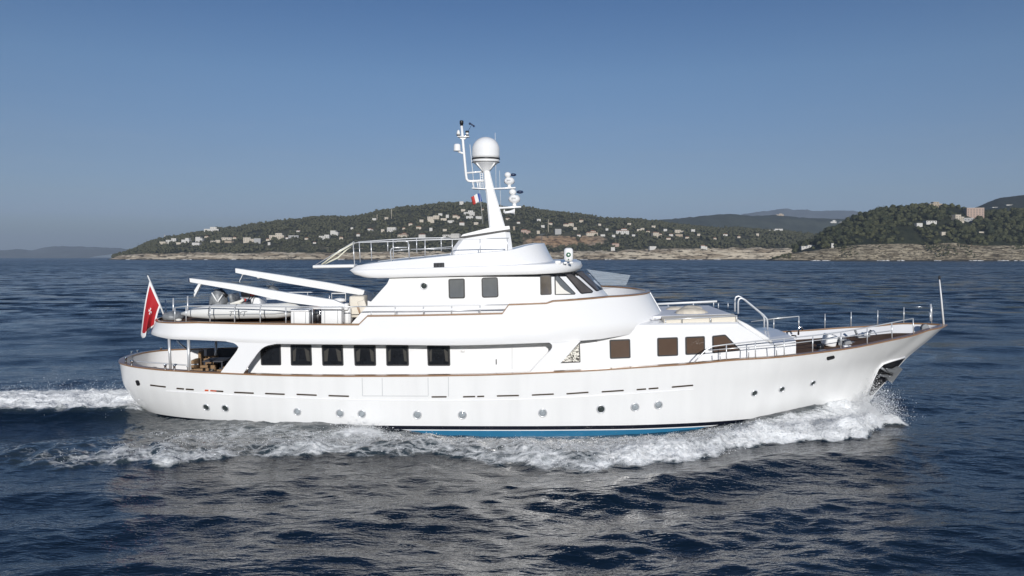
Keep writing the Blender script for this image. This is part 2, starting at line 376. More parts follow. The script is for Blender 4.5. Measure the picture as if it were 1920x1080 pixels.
for s in (1, -1):
    rows = []
    for o, i, x in zip(out_, in2, xt):
        z = float(zrail(x)); oy = min(o[1], -0.01)
        rows.append([(o[0], s*oy, z-.022), (o[0], s*oy, z+.022), (i[0], s*min(i[1], -.001), z+.028), (i[0], s*min(i[1], -.001), z-.02)])
    mb.grid(rows, False)
mb.build('cap_rail', M['varnish'], yacht)
mb = MB(); mb.grid([[(p[0], p[1]*t, float(zdeck(x)) + 0.04*(1-t*t)) for t in (-1, -.5, 0, .5, 1)] for p, x in zip(low_, xt)])
mb.build('main_deck', M['teak'], yacht)

# ---- upper deck shell (the white band along the boat deck) with its wings
XC = 1.2
def side_b(x):     # straight part
    return np.minimum(bsheer(x) - 0.03, 3.42)
aft_tab = pchip([-13.3, -13.27, -13.15, -12.9, -12.5, -11.8, -10.5], [0, .7, 1.4, 2.05, 2.5, 2.85, 3.03])
def band_b(x): return np.where(x < -10.5, aft_tab(x), np.minimum(side_b(x), 3.4))
bb = lambda x: -float(band_b(max(-12.9, min(x, XC))))
XN_T = L(1215, 545, 0); XN_B = L(1245.5, 598, 0)
def xnose(z): 
    t = (XN_T.z - z)/(XN_T.z - XN_B.z); return XN_T.x + (XN_B.x - XN_T.x)*np.clip(t, -0.3, 1.0) - 1.2*np.clip(t-1, 0, 1)**1.3
NB = float(band_b(XC))
def nose_b(x, z):
    return NB*np.sqrt(np.clip(1-np.clip((x-XC)/(xnose(z)-XC), 0, 1)**2, 0, 1))
def nb(z): return lambda x: -float(nose_b(x, z)) if x > XC else bb(x)
top_px = [(291, 602.5), (370, 605), (450, 607), (560, 608.3), (672, 609), (688.5, 592.8), (760, 592), (850, 590.3), (942, 588), (954, 571.5), (1020, 569), (1107, 565.5)]
bot_px = [(287, 628), (317, 636), (353, 637.5), (425, 640.5), (515, 645), (700, 646.5), (840, 648), (1030, 642.8), (1088, 640.5), (1140, 638.5)]
_t = [LB(a, b, bb) for a, b in top_px]; _b = [LB(a, b, bb) for a, b in bot_px]
ztop_tab_lin = lambda x: np.interp(x, [-13.3]+[p.x for p in _t]+[XN_T.x], [_t[0].z]+[p.z for p in _t]+[XN_T.z])
zbot_tab = pchip([-13.3]+[p.x for p in _b]+[3.6, 4.6, 6.2], [_b[0].z]+[p.z for p in _b]+[_b[-1].z+.03, _b[-1].z+.10, _b[-1].z+.22])
ZBD = _t[2].z - 0.10         # boat deck level
xs_band = list(np.concatenate([-13.3 + 0.9*(np.linspace(0, 1, 14)**2), np.linspace(-12.3, XC, 70)]))
for p in _t: xs_band.append(p.x)
xs_band = sorted(set(round(x, 4) for x in xs_band if x <= XC))
stations = []      # each: list of (x,b,z) from bottom to top on the starboard side
NV = 9
for x in xs_band:
    zb_, zt_ = float(zbot_tab(x)), float(ztop_tab_lin(x)); b = float(band_b(x)); col = []
    for j in range(NV):
        t = j/(NV-1); z = zb_+(zt_-zb_)*t
        bb_ = b*(1 - 0.012*t) + 0.02*math.exp(-((t-0.30)/0.06)**2)
        if j == 0: bb_ -= 0.05
        xx = x - (0.25*(1-t)*sstep(-12.3, -13.3, x))
        col.append((float(xx), bb_, z))
    stations.append(col)
for k in range(1, 29):
    th = math.pi/2*k/28; xr = XC + (XN_B.x-XC)*math.sin(th)
    zb_, zt_ = float(zbot_tab(xr)), XN_T.z + (_t[-1].z-XN_T.z)*max(0, 1-k/10); col = []
    for j in range(NV):
        t = j/(NV-1); z = zb_+(zt_-zb_)*t; xn = float(xnose(z))
        und = 0.10*max(0, 1-t*4)
        b = NB*math.cos(th)*(1-0.012*t)+0.02*math.exp(-((t-0.30)/0.06)**2)*math.cos(th)
        col.append((XC+(xn-und-XC)*math.sin(th), b-und*0.5*math.cos(th), z))
    stations.append(col)
def yz(col, s): return [(p[0], s*p[1], p[2]) for p in col]
mb = MB()
for s in (-1, 1):
    mb.grid([yz(c, s) for c in stations])
    # inner face and top edge of the bulwark (forward part stands above the boat deck)
    inn = []
    for c in stations:
        x, b, z = c[-1]; d = 0.10
        k = 1 - d/max(0.2, NB); xi = XC+(x-XC)*(1-d/4.3) if x > XC else max(x, -13.2)
        inn.append([(x, s*b, z), (xi, s*max(0, b-d if x <= XC else b*k), z), (xi, s*max(0, b-d if x <= XC else b*k), min(z, ZBD)-.02)])
    mb.grid(inn, False)
    # soffit
    mb.grid([[(c[0][0], s*c[0][1], c[0][2]), (c[0][0], 0, c[0][2]+.02)] for c in stations], False)
    # wings joining the band to the hull
def resample(pts, n):
    P = np.array(pts, float); d = np.r_[0, np.cumsum(np.linalg.norm(np.diff(P, axis=0), axis=1))]; t = np.linspace(0, d[-1], n)
    return [(np.interp(a, d, P[:, 0]), np.interp(a, d, P[:, 1])) for a in t]
def wing(left, right, n=14, k=7):
    Lp, Rp = resample(left, n), resample(right, n)
    for s in (-1, 1):
        rows = []; rin = []
        for a, b in zip(Lp, Rp):
            r = []; r2 = []
            for j in range(k):
                t = j/(k-1); p = LB(a[0]+(b[0]-a[0])*t, a[1]+(b[1]-a[1])*t, bb)
                r.append((p.x, s*(-p.y), p.z)); r2.append((p.x, s*(-p.y-.13), p.z))
            rows.append(r); rin.append(r2)
        mb.grid(rows); mb.grid(rin)
        mb.grid([[r[0], q[0]] for r, q in zip(rows, rin)], False); mb.grid([[r[-1], q[-1]] for r, q in zip(rows, rin)], False)
wing([(424, 640.3), (440, 643.5), (447.5, 650), (444, 658), (428, 679), (412, 700.5)], [(516, 645), (500, 648), (490, 654), (480, 666), (470, 679), (455, 702)])
wing([(1030, 642.6), (1036.5, 647.5), (1034, 655), (1013, 676), (991, 701)], [(1088, 640.3), (1078, 651), (1065, 666), (1050, 682), (1034, 699.5)])
upper = mb.build('upper_deck', M['white'], yacht)
# teak trim along the top of the band, and the boat deck
mb = MB()
for s in (-1, 1):
    rows = []
    for c in stations:
        x, b, z = c[-1]; k0 = 1.008; k1 = 1-0.13/NB
        ox = (XC+(x-XC)*1.01, b+0.03) if x > XC else (x - (0.03 if x < -13.0 else 0), b+0.03)
        ix = (XC+(x-XC)*(1-0.13/4.3), b*k1) if x > XC else (max(x, -13.18), max(0, b-0.13))
        if c is stations[-1]: ox = (ox[0], 0); ix = (ix[0], 0)
        rows.append([(ox[0], s*ox[1], z-.02), (ox[0], s*ox[1], z+.025), (ix[0], s*ix[1], z+.03), (ix[0], s*ix[1], z-.02)])
    mb.grid(rows, False)
mb.build('teak_trim', M['varnish'], yacht)
mb = MB(); rows = []
for c in stations:
    x, b, z = c[-1]
    b2 = max(0, (b-.11 if x <= XC else b*(1-.11/NB))); xx = max(x, -13.2) if x <= XC else XC+(x-XC)*(1-.11/4.3)
    rows.append([(xx, b2*t, ZBD+.03*(1-t*t)) for t in (-1, -.5, 0, .5, 1)])
mb.grid(rows, False); mb.build('boat_deck', M['teak'], yacht)

# ---- main deckhouse (recessed wall) and the low house forward of the bridge
hx = [-9.45, -4, 3.0, 3.7, 5.2, 6.8, L(1385, 605, -2.35).x]
zt_f = L(1385, 605, -2.35).z
HOUSE_B = pchip([-10, 3, 5, 8.3, 9.5, 10.7], [2.45, 2.45, 2.45, 2.30, 2.12, 1.82])
X1 = hx[-1]; p_s = L(1448, 646, -2.1); X2 = p_s.x; p_e = L(1491.5, 636.5, -1.85); X3 = p_e.x
def house_top(x):
    return np.interp(x, [-10, 3.0, 3.3, X1, X2, X2+.02, X3], [3.12, 3.12, zt_f-.05, zt_f, p_s.z, p_s.z+.03, p_e.z])
def house_sec(x):
    b = float(HOUSE_B(x)); zt = float(house_top(x)); zd = float(zdeck(x))-.05
    pts = [(-b, zd), (-b, zt-.14), (-b+.03, zt-.05), (-b+.12, zt), (-b*.6, zt+.09), (0, zt+.13)]
    return [(x, y, z) for y, z in pts] + [(x, -y, z) for y, z in pts[-2::-1]]
mb = MB(); st = [-9.45, -6, -2, 3.0, 3.3, 4.5, 6, 7.4, X1, X1+.02, (X1+X2)/2, X2, X2+.02, (X2+X3)/2, X3]
ids = mb.grid([house_sec(x) for x in st], True)
mb.face(ids[0]); mb.face(ids[-1][::-1])
house = mb.build('deckhouse', M['white'], yacht)
for p in house.data.polygons: p.use_smooth = False
def house_fn(u, v):
    x = -10 + (X3+10)*u; return x, -HOUSE_B(x), 1.0 + 2.8*v
HSURF = Surf(house_fn, 900, 120)
# main deck windows, aft to forward
for q in [((488, 652), (526.5, 645), (527.5, 685), (489.5, 685)), ((544.5, 646), (584, 646), (585.5, 685.5), (545.5, 685.5)), ((603, 646.5), (643, 646.5), (644.5, 685.8), (604.5, 685.8)),
          ((663, 647), (704.5, 647), (705.5, 686), (665, 686)), ((723.5, 647), (766, 647), (767, 686), (724.5, 686)), ((800.5, 647.5), (843.5, 647.5), (844.5, 686), (802, 686))]:
    w_ = window(HSURF, q, 'glass', yacht)
    (x0, y0), (x1, _), (x2, y2), (x3, _) = q
    if x0 > 500:
        w1, w2 = random.uniform(-3, 4), random.uniform(-3, 4)
        for pl in ([(x3+4, y2-8), (x0+4.5, y0+12), (x0+12+w1, y0+6.5), (x3+9+w1*.5, y2-9)], [(x2-4, y2-8), (x2-9+w2*.5, y2-9), (x1-11+w2, y0+6.5), (x1-4, y0+12)]): panel(HSURF, pl, 'curtain', M['curtain'], w_, off=.021)
window(HSURF, [(1047, 681), (1087, 640.5), (1088.5, 679.5)], 'flecks', yacht, fw=2, rad=2)  # triangular window, its glitter painted into the pane colour
for q in [((1142.5, 637), (1181.5, 635.5), (1182.5, 671.5), (1143.5, 673)), ((1232, 633.5), (1271, 632), (1271.5, 667), (1232.5, 668.5)), ((1284.5, 631.5), (1321.5, 630), (1322, 664), (1285, 665.5)), ((1335, 629.5), (1360, 627), (1387.5, 655), (1387, 657.5), (1335.5, 662.5))]:
    window(HSURF, q, 'brownglass', yacht, frame='black')
# side door outline, handle and lamp on the recessed wall
mb = MB(); a, n = HSURF.at(930.5, 678); mb.tube([a+n*.05+Vector((0, 0, .09)), a+n*.05-Vector((0, 0, .09))], .018, 6); mb.build('door_handle', M['black'], yacht)
panel(HSURF, [(959.6, 652), (960.6, 652), (960.6, 692), (959.6, 692)], 'door_seam', M['seam'], yacht, off=.006)
mb = MB(); a, n = HSURF.at(868, 657.5); mb.box(a+n*.06, (.14, .1, .07), bevel=.02); mb.build('wall_lamp', M['whitemat'], yacht)

# ---- upper house and wheelhouse
WB = 2.35; WXC = 1.1
_a0 = L(688, 574, -WB); _a1 = L(731.5, 525.5, -WB); _n0 = L(1138.5, 552, 0); _n1 = L(1098, 505, 0)
Z0W, Z1W = ZBD-.02, _a1.z+.12
def wh_fn(u, v):
    z = Z0W + (Z1W-Z0W)*v
    xa = np.interp(z, [_a0.z, _a1.z], [_a0.x, _a1.x]) + np.where(z < _a0.z, (z-_a0.z)*0.9, 0)
    xn = _n0.x + (_n1.x-_n0.x)*(z-_n0.z)/(_n1.z-_n0.z)
    us = 0.62; t = np.clip(u/us, 0, 1); th = np.clip((u-us)/(1-us), 0, 1)*np.pi/2
    x = np.where(u <= us, xa + (WXC-xa)*t, WXC + (xn-WXC)*np.sin(th))
    b = (WB - 0.03*v)*np.where(u <= us, 1, np.cos(th))
    return x, -b, z
WSURF = Surf(wh_fn, 900, 140)
mb = MB(); wu = list(np.linspace(0, .62, 20))+list(np.linspace(.62, 1, 24))[1:]
for s in (False, True): mb.grid(surf_rows(wh_fn, wu, np.linspace(0, 1, 8), s))
r = surf_rows(wh_fn, [0], np.linspace(0, 1, 8))[0]; mb.grid([[p, (p[0], -p[1], p[2])] for p in r], False)
wheel = mb.build('wheelhouse', M['white'], yacht)
window(WSURF, [(840.5, 523), (871.5, 522), (872, 559.5), (841.5, 560)], 'greyglass', yacht, fw=2.6, rad=4)
window(WSURF, [(902.5, 520.5), (933.5, 519.5), (935, 557.5), (903.5, 558.5)], 'greyglass', yacht, fw=2.2, rad=5)
window(WSURF, [(1012.5, 516.8), (1033.5, 516), (1034.5, 552.5), (1013, 553.5)], 'wheelglass', yacht, fw=1.6, rad=3)
w_ = window(WSURF, [(1039.5, 518.5), (1046, 515.5), (1079, 550), (1078, 552.5), (1040, 553)], 'greyglass', yacht, fw=1.6, rad=2)
panel(WSURF, [(1041.5, 525), (1050, 536), (1058, 543.5), (1070, 550.8), (1042, 551.5)], 'blind', M['linen'], w_, off=.022)
window(WSURF, [(1057.5, 513.5), (1072.5, 512), (1112, 546.5), (1110, 549.5), (1089.5, 551.5)], 'wheelglass', yacht, fw=2, rad=3)
window(WSURF, [(1078.5, 510.5), (1094, 504.5), (1134.5, 538), (1131, 542.5), (1118.5, 547)], 'wheelglass', yacht, fw=2, rad=3)
def ring(surf, px, py, rpx, name, glass, parent, ringm='whitemat', rim=.35):
    c, n = surf.at(px, py); d = CAMD + c.y; r = rpx*d/F; q = Vector((0, 0, 1)).rotation_difference(n)
    mb = MB(); mb.lathe([(r*1.0, -.02), (r*1.02, .012), (r*.93, .03), (r*.78, .028), (r*.74, .004), (r*.74, -.02)], c, n, 28)
    o = mb.build(name, M[ringm], parent)
    g = MB(); g.lathe([(r*.75, -.015), (r*.75, .008), (r*.3, .011), (0.001, .012)], c, n, 24); g.build('porthole_glass', M[glass], o)
    return o
ring(WSURF, 795, 536, 7, 'porthole', 'portdark', yacht, 'railpaint')

# ---- roof slab over the wheelhouse, sundeck coaming
RB = 2.50; RXC = 0.6
_r0 = L(653, 512, -RB).x; _rn = L(1098, 499, 0).x
rz_bot = lambda x: np.interp(x, [-6, -5.0, 2.9], [L(690, 522, -RB).z]*2 + [L(1080, 509, -1.2).z])
rz_top = lambda x: np.interp(x, [-6, 2.9], [L(700, 507, -RB).z, L(1080, 489.5, -1.2).z])
mb = MB(); rows = []
prof = [(0.03, 0.0), (.09, .03), (.115, .10), (.12, .45), (.115, .86), (.10, .96), (.05, 1.0)]     # outward bulge, height fraction
path = [(_r0 + (0.0), 0.0), (_r0, RB*.6), (_r0+.01, RB*.88), (_r0+.08, RB*.955), (_r0+.28, RB*.99), (_r0+.6, RB)] + [(x, RB) for x in np.linspace(_r0+1.6, RXC, 12)]
path += [(RXC+(_rn-RXC)*math.sin(math.pi/2*k/16), RB*math.cos(math.pi/2*k/16)) for k in range(1, 17)]
for s in (-1, 1):
    rows = []
    for (x, b) in path:
        r = []; zb_, zt_ = float(rz_bot(x)), float(rz_top(x)); aft = float(sstep(_r0+2.2, _r0, x))
        for o, h in prof:
            z = zb_+(zt_-zb_)*h
            kx = (1+(o-.12)/2.6)
            sn = (x-RXC)/(_rn-RXC)
            xx = RXC+(x-RXC)*(kx-.11*sn*(1-h)**1.4-.12*sn*h**3) if x > RXC else x + aft*.85*(1-math.sqrt(max(0, 1-(1-h)**2)))
            r.append((xx, s*b*kx, z))
        rows.append([(r[0][0], 0, r[0][2])] + r + [(r[-1][0], 0, r[-1][2]+.04)])
    mb.grid(rows)
roof = mb.build('roof', M['white'], yacht)
cop_px = [(668, 498), (700, 493.7), (723, 491), (768, 487), (797, 484), (845, 479), (900, 474), (957, 469.5), (987, 461.5), (1007, 458), (1022, 457.8)]
CB = 2.3; _c = [L(a, b, -CB) for a, b in cop_px]; czt = lambda x: np.interp(x, [p.x for p in _c], [p.z for p in _c])
cx0 = _c[0].x; cxn_t = L(1021, 458, 0).x; cxn_b = L(1041, 487, 0).x
mb = MB(); CXC = -0.6
def coam(u, v):
    t = np.clip(u/.6, 0, 1); th = np.clip((u-.6)/.4, 0, 1)*np.pi/2
    xr = np.where(u <= .6, cx0+(CXC-cx0)*t, CXC+(cxn_t-CXC)*np.sin(th)); zt = czt(xr); zb_ = rz_top(xr)-.03
    zb_ = np.minimum(zb_, zt-.02)
    z = zb_+(zt-zb_)*v; xn = cxn_b+(cxn_t-cxn_b)*v**0.8
    x = np.where(u <= .6, xr + (1-v)*(_r0+.0-cx0)*(1-t)**6, CXC+(xn-CXC)*np.sin(th)); b = (2.44-.16*v)*np.where(u <= .6, 1-.06*(1-t)**30, np.cos(th))
    return x, -b, z
CSURF = Surf(coam, 700, 80)
cu = list(np.linspace(0, .6, 26))+list(np.linspace(.6, 1, 18))[1:]
for s in (False, True): mb.grid(surf_rows(coam, cu, np.linspace(0, 1, 7), s))
r0_ = surf_rows(coam, [0], np.linspace(0, 1, 7))[0]; mb.grid([[(p[0], p[1]*t, p[2]) for t in (1, .5, 0, -.5, -1)] for p in r0_], False)
rt = surf_rows(coam, cu, [1.0]); 
mb.grid([[(p[0][0], p[0][1]*t, p[0][2]+.05*(1-t*t)-(.04 if abs(t) < 1 else 0)) for t in (1, .97, .5, 0, -.5, -.97, -1)] for p in rt], False)
mb.build('sundeck', [M['white'], M['greydeck']], yacht)
o = yacht.children[-1]
for p in o.data.polygons:
    if p.normal.z > .9: p.material_index = 1
# louvre vent on the coaming
v_ = panel(CSURF, rnd_poly([(813, 493.5), (833, 492.8), (833.3, 503), (813.3, 503.5)], 1), 'louvre_vent', M['black'], yacht, off=.02)
mb = MB()
for k in range(3):
    for yy in (495.2, 497.8, 500.4):
        a, n = CSURF.at(816+6*k, yy); b, _ = CSURF.at(819.5+6*k, yy-.1); mb = MB(); mb.tube([a+n*.026, b+n*.026], .012, 5); mb.build('slat', M['hypgrey'], v_)

# ---- mast housing, mast, dome, spreaders, radars
mb = MB()
hb = [L(838, 479, -.85), L(962, 470.5, -.85)]; ht = [L(862, 447.5, -.62), L(955.5, 432, -.62)]
rows = []
for (a, b, w) in [(hb[0]-Vector((0, 0, .15)), hb[1]-Vector((0, 0, .15)), .86), ((hb[0]+ht[0])/2, (hb[1]+ht[1])/2, .75), (ht[0], ht[1], .62)]:
    a = Vector((a.x, 0, a.z)); b = Vector((b.x, 0, b.z)); c = .18
    pl = [(a.x, -w+c), (a.x+c, -w), (b.x-c, -w), (b.x, -w+c), (b.x, w-c), (b.x-c, w), (a.x+c, w), (a.x, w-c)]
    rows.append([(x, y, a.z+(b.z-a.z)*(x-a.x)/(b.x-a.x)) for x, y in pl])
ids = mb.grid(rows, False, closed_v=True); mb.face(ids[-1]); mhouse = mb.build('mast_housing', M['white'], yacht)
mb = MB(); tp = [L(864, 443.5, -.64), L(956, 429.5, -.64), L(955, 423.5, -.64), L(917, 427, -.64), L(868, 439.5, -.64)]
mb.prism([(p.x, -.66, p.z) for p in tp], (0, 1.32, 0)); mb.build('housing_cap', M['white'], mhouse)
mb = MB(); tp = [L(861, 448.5, -.63), L(957, 433, -.63), L(957, 428.8, -.63), L(863, 444.2, -.63)]
mb.prism([(p.x, -.645, p.z) for p in tp], (0, 1.29, 0)); mb.build('black_gap', M['black'], mhouse)
def slab_loft(mb, secs, w, c=.06):   # secs: list of (pxL, pxR, py) in the centre plane
    rows = []
    for (a, b, y, ww) in secs:
        p, q = L(a, y, 0), L(b, y, 0); x0, x1 = p.x, q.x; k = min(c, (x1-x0)*.3)
        rows.append([(x0, -ww+k, p.z), (x0+k, -ww, p.z), (x1-k, -ww, q.z), (x1, -ww+k, q.z), (x1, ww-k, q.z), (x1-k, ww, q.z), (x0+k, ww, p.z), (x0, ww-k, p.z)])
    ids = mb.grid(rows, False, closed_v=True); mb.face(ids[0][::-1]); mb.face(ids[-1])
mb = MB(); slab_loft(mb, [(918, 949, 431, .26), (911.5, 929, 363, .19), (909.5, 926.5, 354, .19), (906.5, 918.5, 321, .15)], .2)
mast = mb.build('mast', M['white'], yacht)
mb = MB(); pc = L(911, 298, 0); k = 30/F
def hz(py): return L(911, py, 0).z - pc.z
mb.lathe([(.13, hz(323)), (.16, hz(320)), (.44, hz(307)), (.50, hz(305.5)), (.52, hz(303)), (.535, hz(299.5))], pc, n=32); 
mb.lathe([(.53, hz(297)), (.535, hz(292)), (.535, hz(280))]+[(.535*math.cos(t), hz(281)+.50*math.sin(t)) for t in np.linspace(.1, 1.5, 9)], pc, n=32)
dome = mb.build('satellite_dome', M['white'], yacht)
mb = MB(); mb.lathe([(.525, hz(300)), (.545, hz(299.5)), (.545, hz(297)), (.525, hz(296.5))], pc, n=32); mb.lathe([(.535, hz(304.8)), (.548, hz(304.4)), (.53, hz(304))], pc, n=32)
mb.build('dome_band', M['black'], dome)
mb = MB()
for sx, sy in ((-1, -1), (1, -1), (1, 1), (-1, 1)): mb.tube([L(911+sx*5, 322, 0)+Vector((0, sy*.1, 0)), L(911+sx*17, 307, 0)+Vector((0, sy*.3, 0))], .025, 6)
mb.build('dome_strut', M['white'], dome)
def pp(*q, b=0): return [L(x, y, b) for x, y in q]
mb = MB(); mb.tube(pp((865.5, 236), (868, 265), (871, 298), (873.8, 328), (875, 336), (878, 339.2), (884, 339.8), (907, 338.5)), .052, 8); mb.tube(pp((873.5, 324.5), (907, 321.5)), .035, 8); aspar = mb.build('aft_spar', M['white'], yacht)
mb = MB(); mb.box(L(869, 256.5, 0), (.46, .3, .04), bevel=.01); mb.prism([L(858, 256, -.06), L(878, 255, -.06), L(871, 261.5, -.06), L(866, 261.5, -.06)], (0, .12, 0)); mb.build('light_bracket', M['white'], aspar)
mb = MB(); c = L(865.5, 235.5, 0); mb.lathe([(.06, 0), (.06, .06), (.075, .07), (.075, .17), (.06, .19), (.03, .2)], c, n=14); mb.build('mast_head_lamp', M['black'], aspar)
mb = MB(); c = L(876, 255, -.05); mb.lathe([(.06, 0), (.07, .02), (.07, .05), (.045, .055), (.045, .125), (.07, .13), (.075, .16), (.06, .2)], c, n=12)
l_ = mb.build('navigation_lamp', M['black'], aspar); mb = MB(); mb.lathe([(.055, .05), (.055, .13)], c, n=12); mb.build('lamp_glass', M['whitemat'], l_)
mb = MB(); c = L(859.5, 253.5, -.05); mb.lathe([(.075, .02), (.06, .12), (.035, .18), (.02, .2)], c, n=12); mb.build('siren', M['whitemat'], aspar)
mb = MB(); mb.lathe([(.06, -.02), (.075, 0), (.07, .025)], c, n=12); mb.build('siren_mouth', M['black'], aspar)
mb = MB(); c = L(857.2, 283.5, 0); mb.lathe([(.12, 0), (.15, .02), (.135, .06), (.13, .22), (.11, .27), (.05, .285)], c, n=18); mb.tube(pp((859, 284), (866, 287), (871, 287.5)), .04, 6); mb.build('small_dome', M['white'], aspar)
mb = MB(); mb.tube(pp((877, 247), (883, 236.5), (885, 233.5)), .008, 5); mb.tube(pp((880.5, 231.5), (885, 233.5), (889.5, 237.5)), .028, 6); mb.ball(L(881, 231.8, 0), .05, sub=1); mb.ball(L(888.5, 236.5, 0), .045, sub=1); mb.build('wind_sensor', M['bluedark'], aspar)
mb = MB(); mb.tube(pp((881, 271), (889.5, 355)), .011, 5); mb.build('whip_antenna', M['whitemat'], yacht)
mb = MB(); mb.tube(pp((928.3, 249), (929.5, 300), (930, 352)), .008, 5); mb.build('whip_antenna', M['whitemat'], yacht)
mb = MB(); mb.tube(pp((936.5, 320), (939, 388)), .007, 5); mb.build('whip_antenna', M['whitemat'], yacht)
mb = MB()
for x in (901, 905.5): mb.tube(pp((x-1, 322), (x+1, 355)), .014, 5)
for k in range(8): mb.tube(pp((900.5+k*.2, 325+4*k), (905+k*.2, 325+4*k)), .012, 5)
mb.build('ladder', M['white'], mast)
mb = MB(); mb.box((L(888, 353, 0)+L(909, 355, 0))/2, (.56, .5, .05), (0, math.radians(3), 0), .02); mb.box((L(926, 354, 0)+L(966, 352.5, 0))/2, (.86, .34, .06), (0, math.radians(-2.5), 0), .02)
for x in (888, 896.5, 900): mb.tube(pp((x, 353), (x-2, 341)), .022, 5)
mb.build('spreader', M['white'], mast)
mb = MB(); mb.box((L(930, 390.5, 0)+L(976, 388, 0))/2, (1.0, .36, .07), (0, math.radians(-3), 0), .02); mb.build('spreader', M['white'], mast)
def radar(px, py, s, dk):
    c = L(px, py, 0); mb = MB(); mb.lathe([(.10*s, 0), (.07*s, .06*s), (.08*s, .12*s), (.20*s, .17*s), (.235*s, .25*s), (.23*s, .33*s), (.17*s, .42*s), (.09*s, .44*s)], c, n=18)
    mb.box(c+Vector((-.05*s, -.02, .28*s)), (.3*s, .3*s, .14*s), bevel=.04*s); mb.ball(c+Vector((-.07*s, -.05, .55*s)), .135*s, 1.1, 1, .95)
    o = mb.build('radar', M['white'], yacht)
    mb = MB(); mb.box(c+Vector((-.03*s, -.235*s, .30*s)), (.16*s, .02, .06*s), bevel=.008); mb.build('front_slot', M['seam'], o)
    mb = MB(); mb.ball(c+Vector((dk*s, .05, .56*s)), .12*s, 1.2, 1, .55); mb.build('dark_sensor', M['bluedark'], o)
radar(955, 351.5, .88, .17); radar(964.5, 386.5, .98, .22)
mb = MB(); a = L(946, 398.5, -.05); b = L(963, 396.5, -.05); mb.tube([a, (a*2+b)/3, (a+2*b)/3, b, b+Vector((.04, 0, 0))], [.05, .045, .055, .09, .14], 14); mb.tube(pp((946, 389), (945, 399)), .03, 6); mb.tube(pp((965, 388), (964, 402)), .02, 6); mb.build('loud_hailer', M['white'], yacht)

# ---- cut-outs, slots, portholes and plates on the hull
for px, py, r, gl in [(387, 763.5, 7, 'portdark'), (422.5, 765.3, 7.2, 'portdark'), (557.5, 772, 7.2, 'portglass'), (637.5, 775, 7.6, 'portglass'), (678.5, 776, 7.6, 'portglass'), (782.5, 777.8, 7.9, 'portglass'), (867, 778, 8, 'portglass'), (1017.5, 774, 8, 'portglass'), (1126.7, 767, 8, 'portdark'), (1190.5, 763.3, 8, 'portglass'), (1234.5, 759.2, 7.9, 'portglass'), (1414.5, 737, 6.5, 'portdark'), (1466, 729.7, 6.3, 'portdark'), (1524, 718, 6.2, 'portdark')]:
    ring(HULL, px, py, r+.4, 'porthole', gl, yacht, 'railpaint')
slots = [(281.5, 722, 311, 725.5), (331, 728.2, 345.3, 729.3), (348.3, 729.6, 363.5, 730.6), (394.5, 732.4, 419, 734), (439, 735.6, 476, 737.2), (497, 737.8, 534, 739.2), (556, 739.4, 594, 741), (616, 741.8, 654.5, 743), (809, 744.2, 837.5, 744), (868, 744, 891, 743.5), (894.5, 743.5, 908, 743), (931.5, 742.4, 973, 741.5), (997, 740.7, 1038.5, 738.8), (1062, 738.4, 1103.5, 735.5), (1128, 734.7, 1169.5, 732), (1193.5, 730.6, 1211.5, 729.3), (1216, 729, 1234.6, 727.5), (1259.5, 725.8, 1299.7, 722.3)]
for a, b, c, d in slots:
    panel(HULL, rnd_poly([(a, b-1.4), (c, d-1.4), (c, d+1.4), (a, b+1.4)], 1.4), 'freeing_port', M['slot'], yacht, off=.008)
panel(HULL, rnd_poly([(384, 730.4), (391, 730.6), (391, 733.6), (384, 733.4)], 1), 'freeing_port', M['orange'], yacht, off=.008)
panel(HULL, [(394.5, 731.4), (406, 731.9), (406, 734), (394.5, 733.5)], 'orange_fender', M['orange'], yacht, off=.012)
def strip(pts, name, m, w=.6, off=.006, surf=HULL):
    mb = MB(); rows = []
    P = resample(pts, max(2, int(sum(math.hypot(pts[i+1][0]-pts[i][0], pts[i+1][1]-pts[i][1]) for i in range(len(pts)-1))/12)))
    for i, q in enumerate(P):
        a = np.array(P[max(0, i-1)]); b = np.array(P[min(len(P)-1, i+1)]); t = (b-a)/np.linalg.norm(b-a); nn = np.array([-t[1], t[0]])*w
        p1, n1 = surf.at(q[0]+nn[0], q[1]+nn[1]); p2, n2 = surf.at(q[0]-nn[0], q[1]-nn[1]); rows.append([p1-n1*.02, p1+n1*off, p2+n2*off, p2-n2*.02])
    mb.grid(rows, False); return mb.build(name, m, yacht)
strip([(312, 733.5), (420, 740), (540, 746.3), (680, 750.5), (820, 751.5), (900, 751), (1000, 748.5), (1100, 743.5), (1200, 737.5), (1300, 730.5)], 'rubbing_strake', M['white'], .9, .02)
for pts in [[(679, 709), (679.8, 742)], [(716.5, 709), (717, 742)], [(802.5, 708), (803, 742)], [(840.5, 707), (841, 743.5)], [(680, 742.3), (803, 742.6)]]: strip(pts, 'gate_seam', M['seam'], .45, .006)
panel(HULL, rnd_poly([(254, 713), (260, 712.5), (263.5, 722), (257.5, 723.5)], 3), 'fairlead', M['black'], yacht, off=.02)
_f = panel(HULL, rnd_poly([(1549.5, 669.5), (1564, 666), (1565, 671.5), (1550.5, 675.5)], 3), 'fairlead', M['black'], yacht, off=.02)
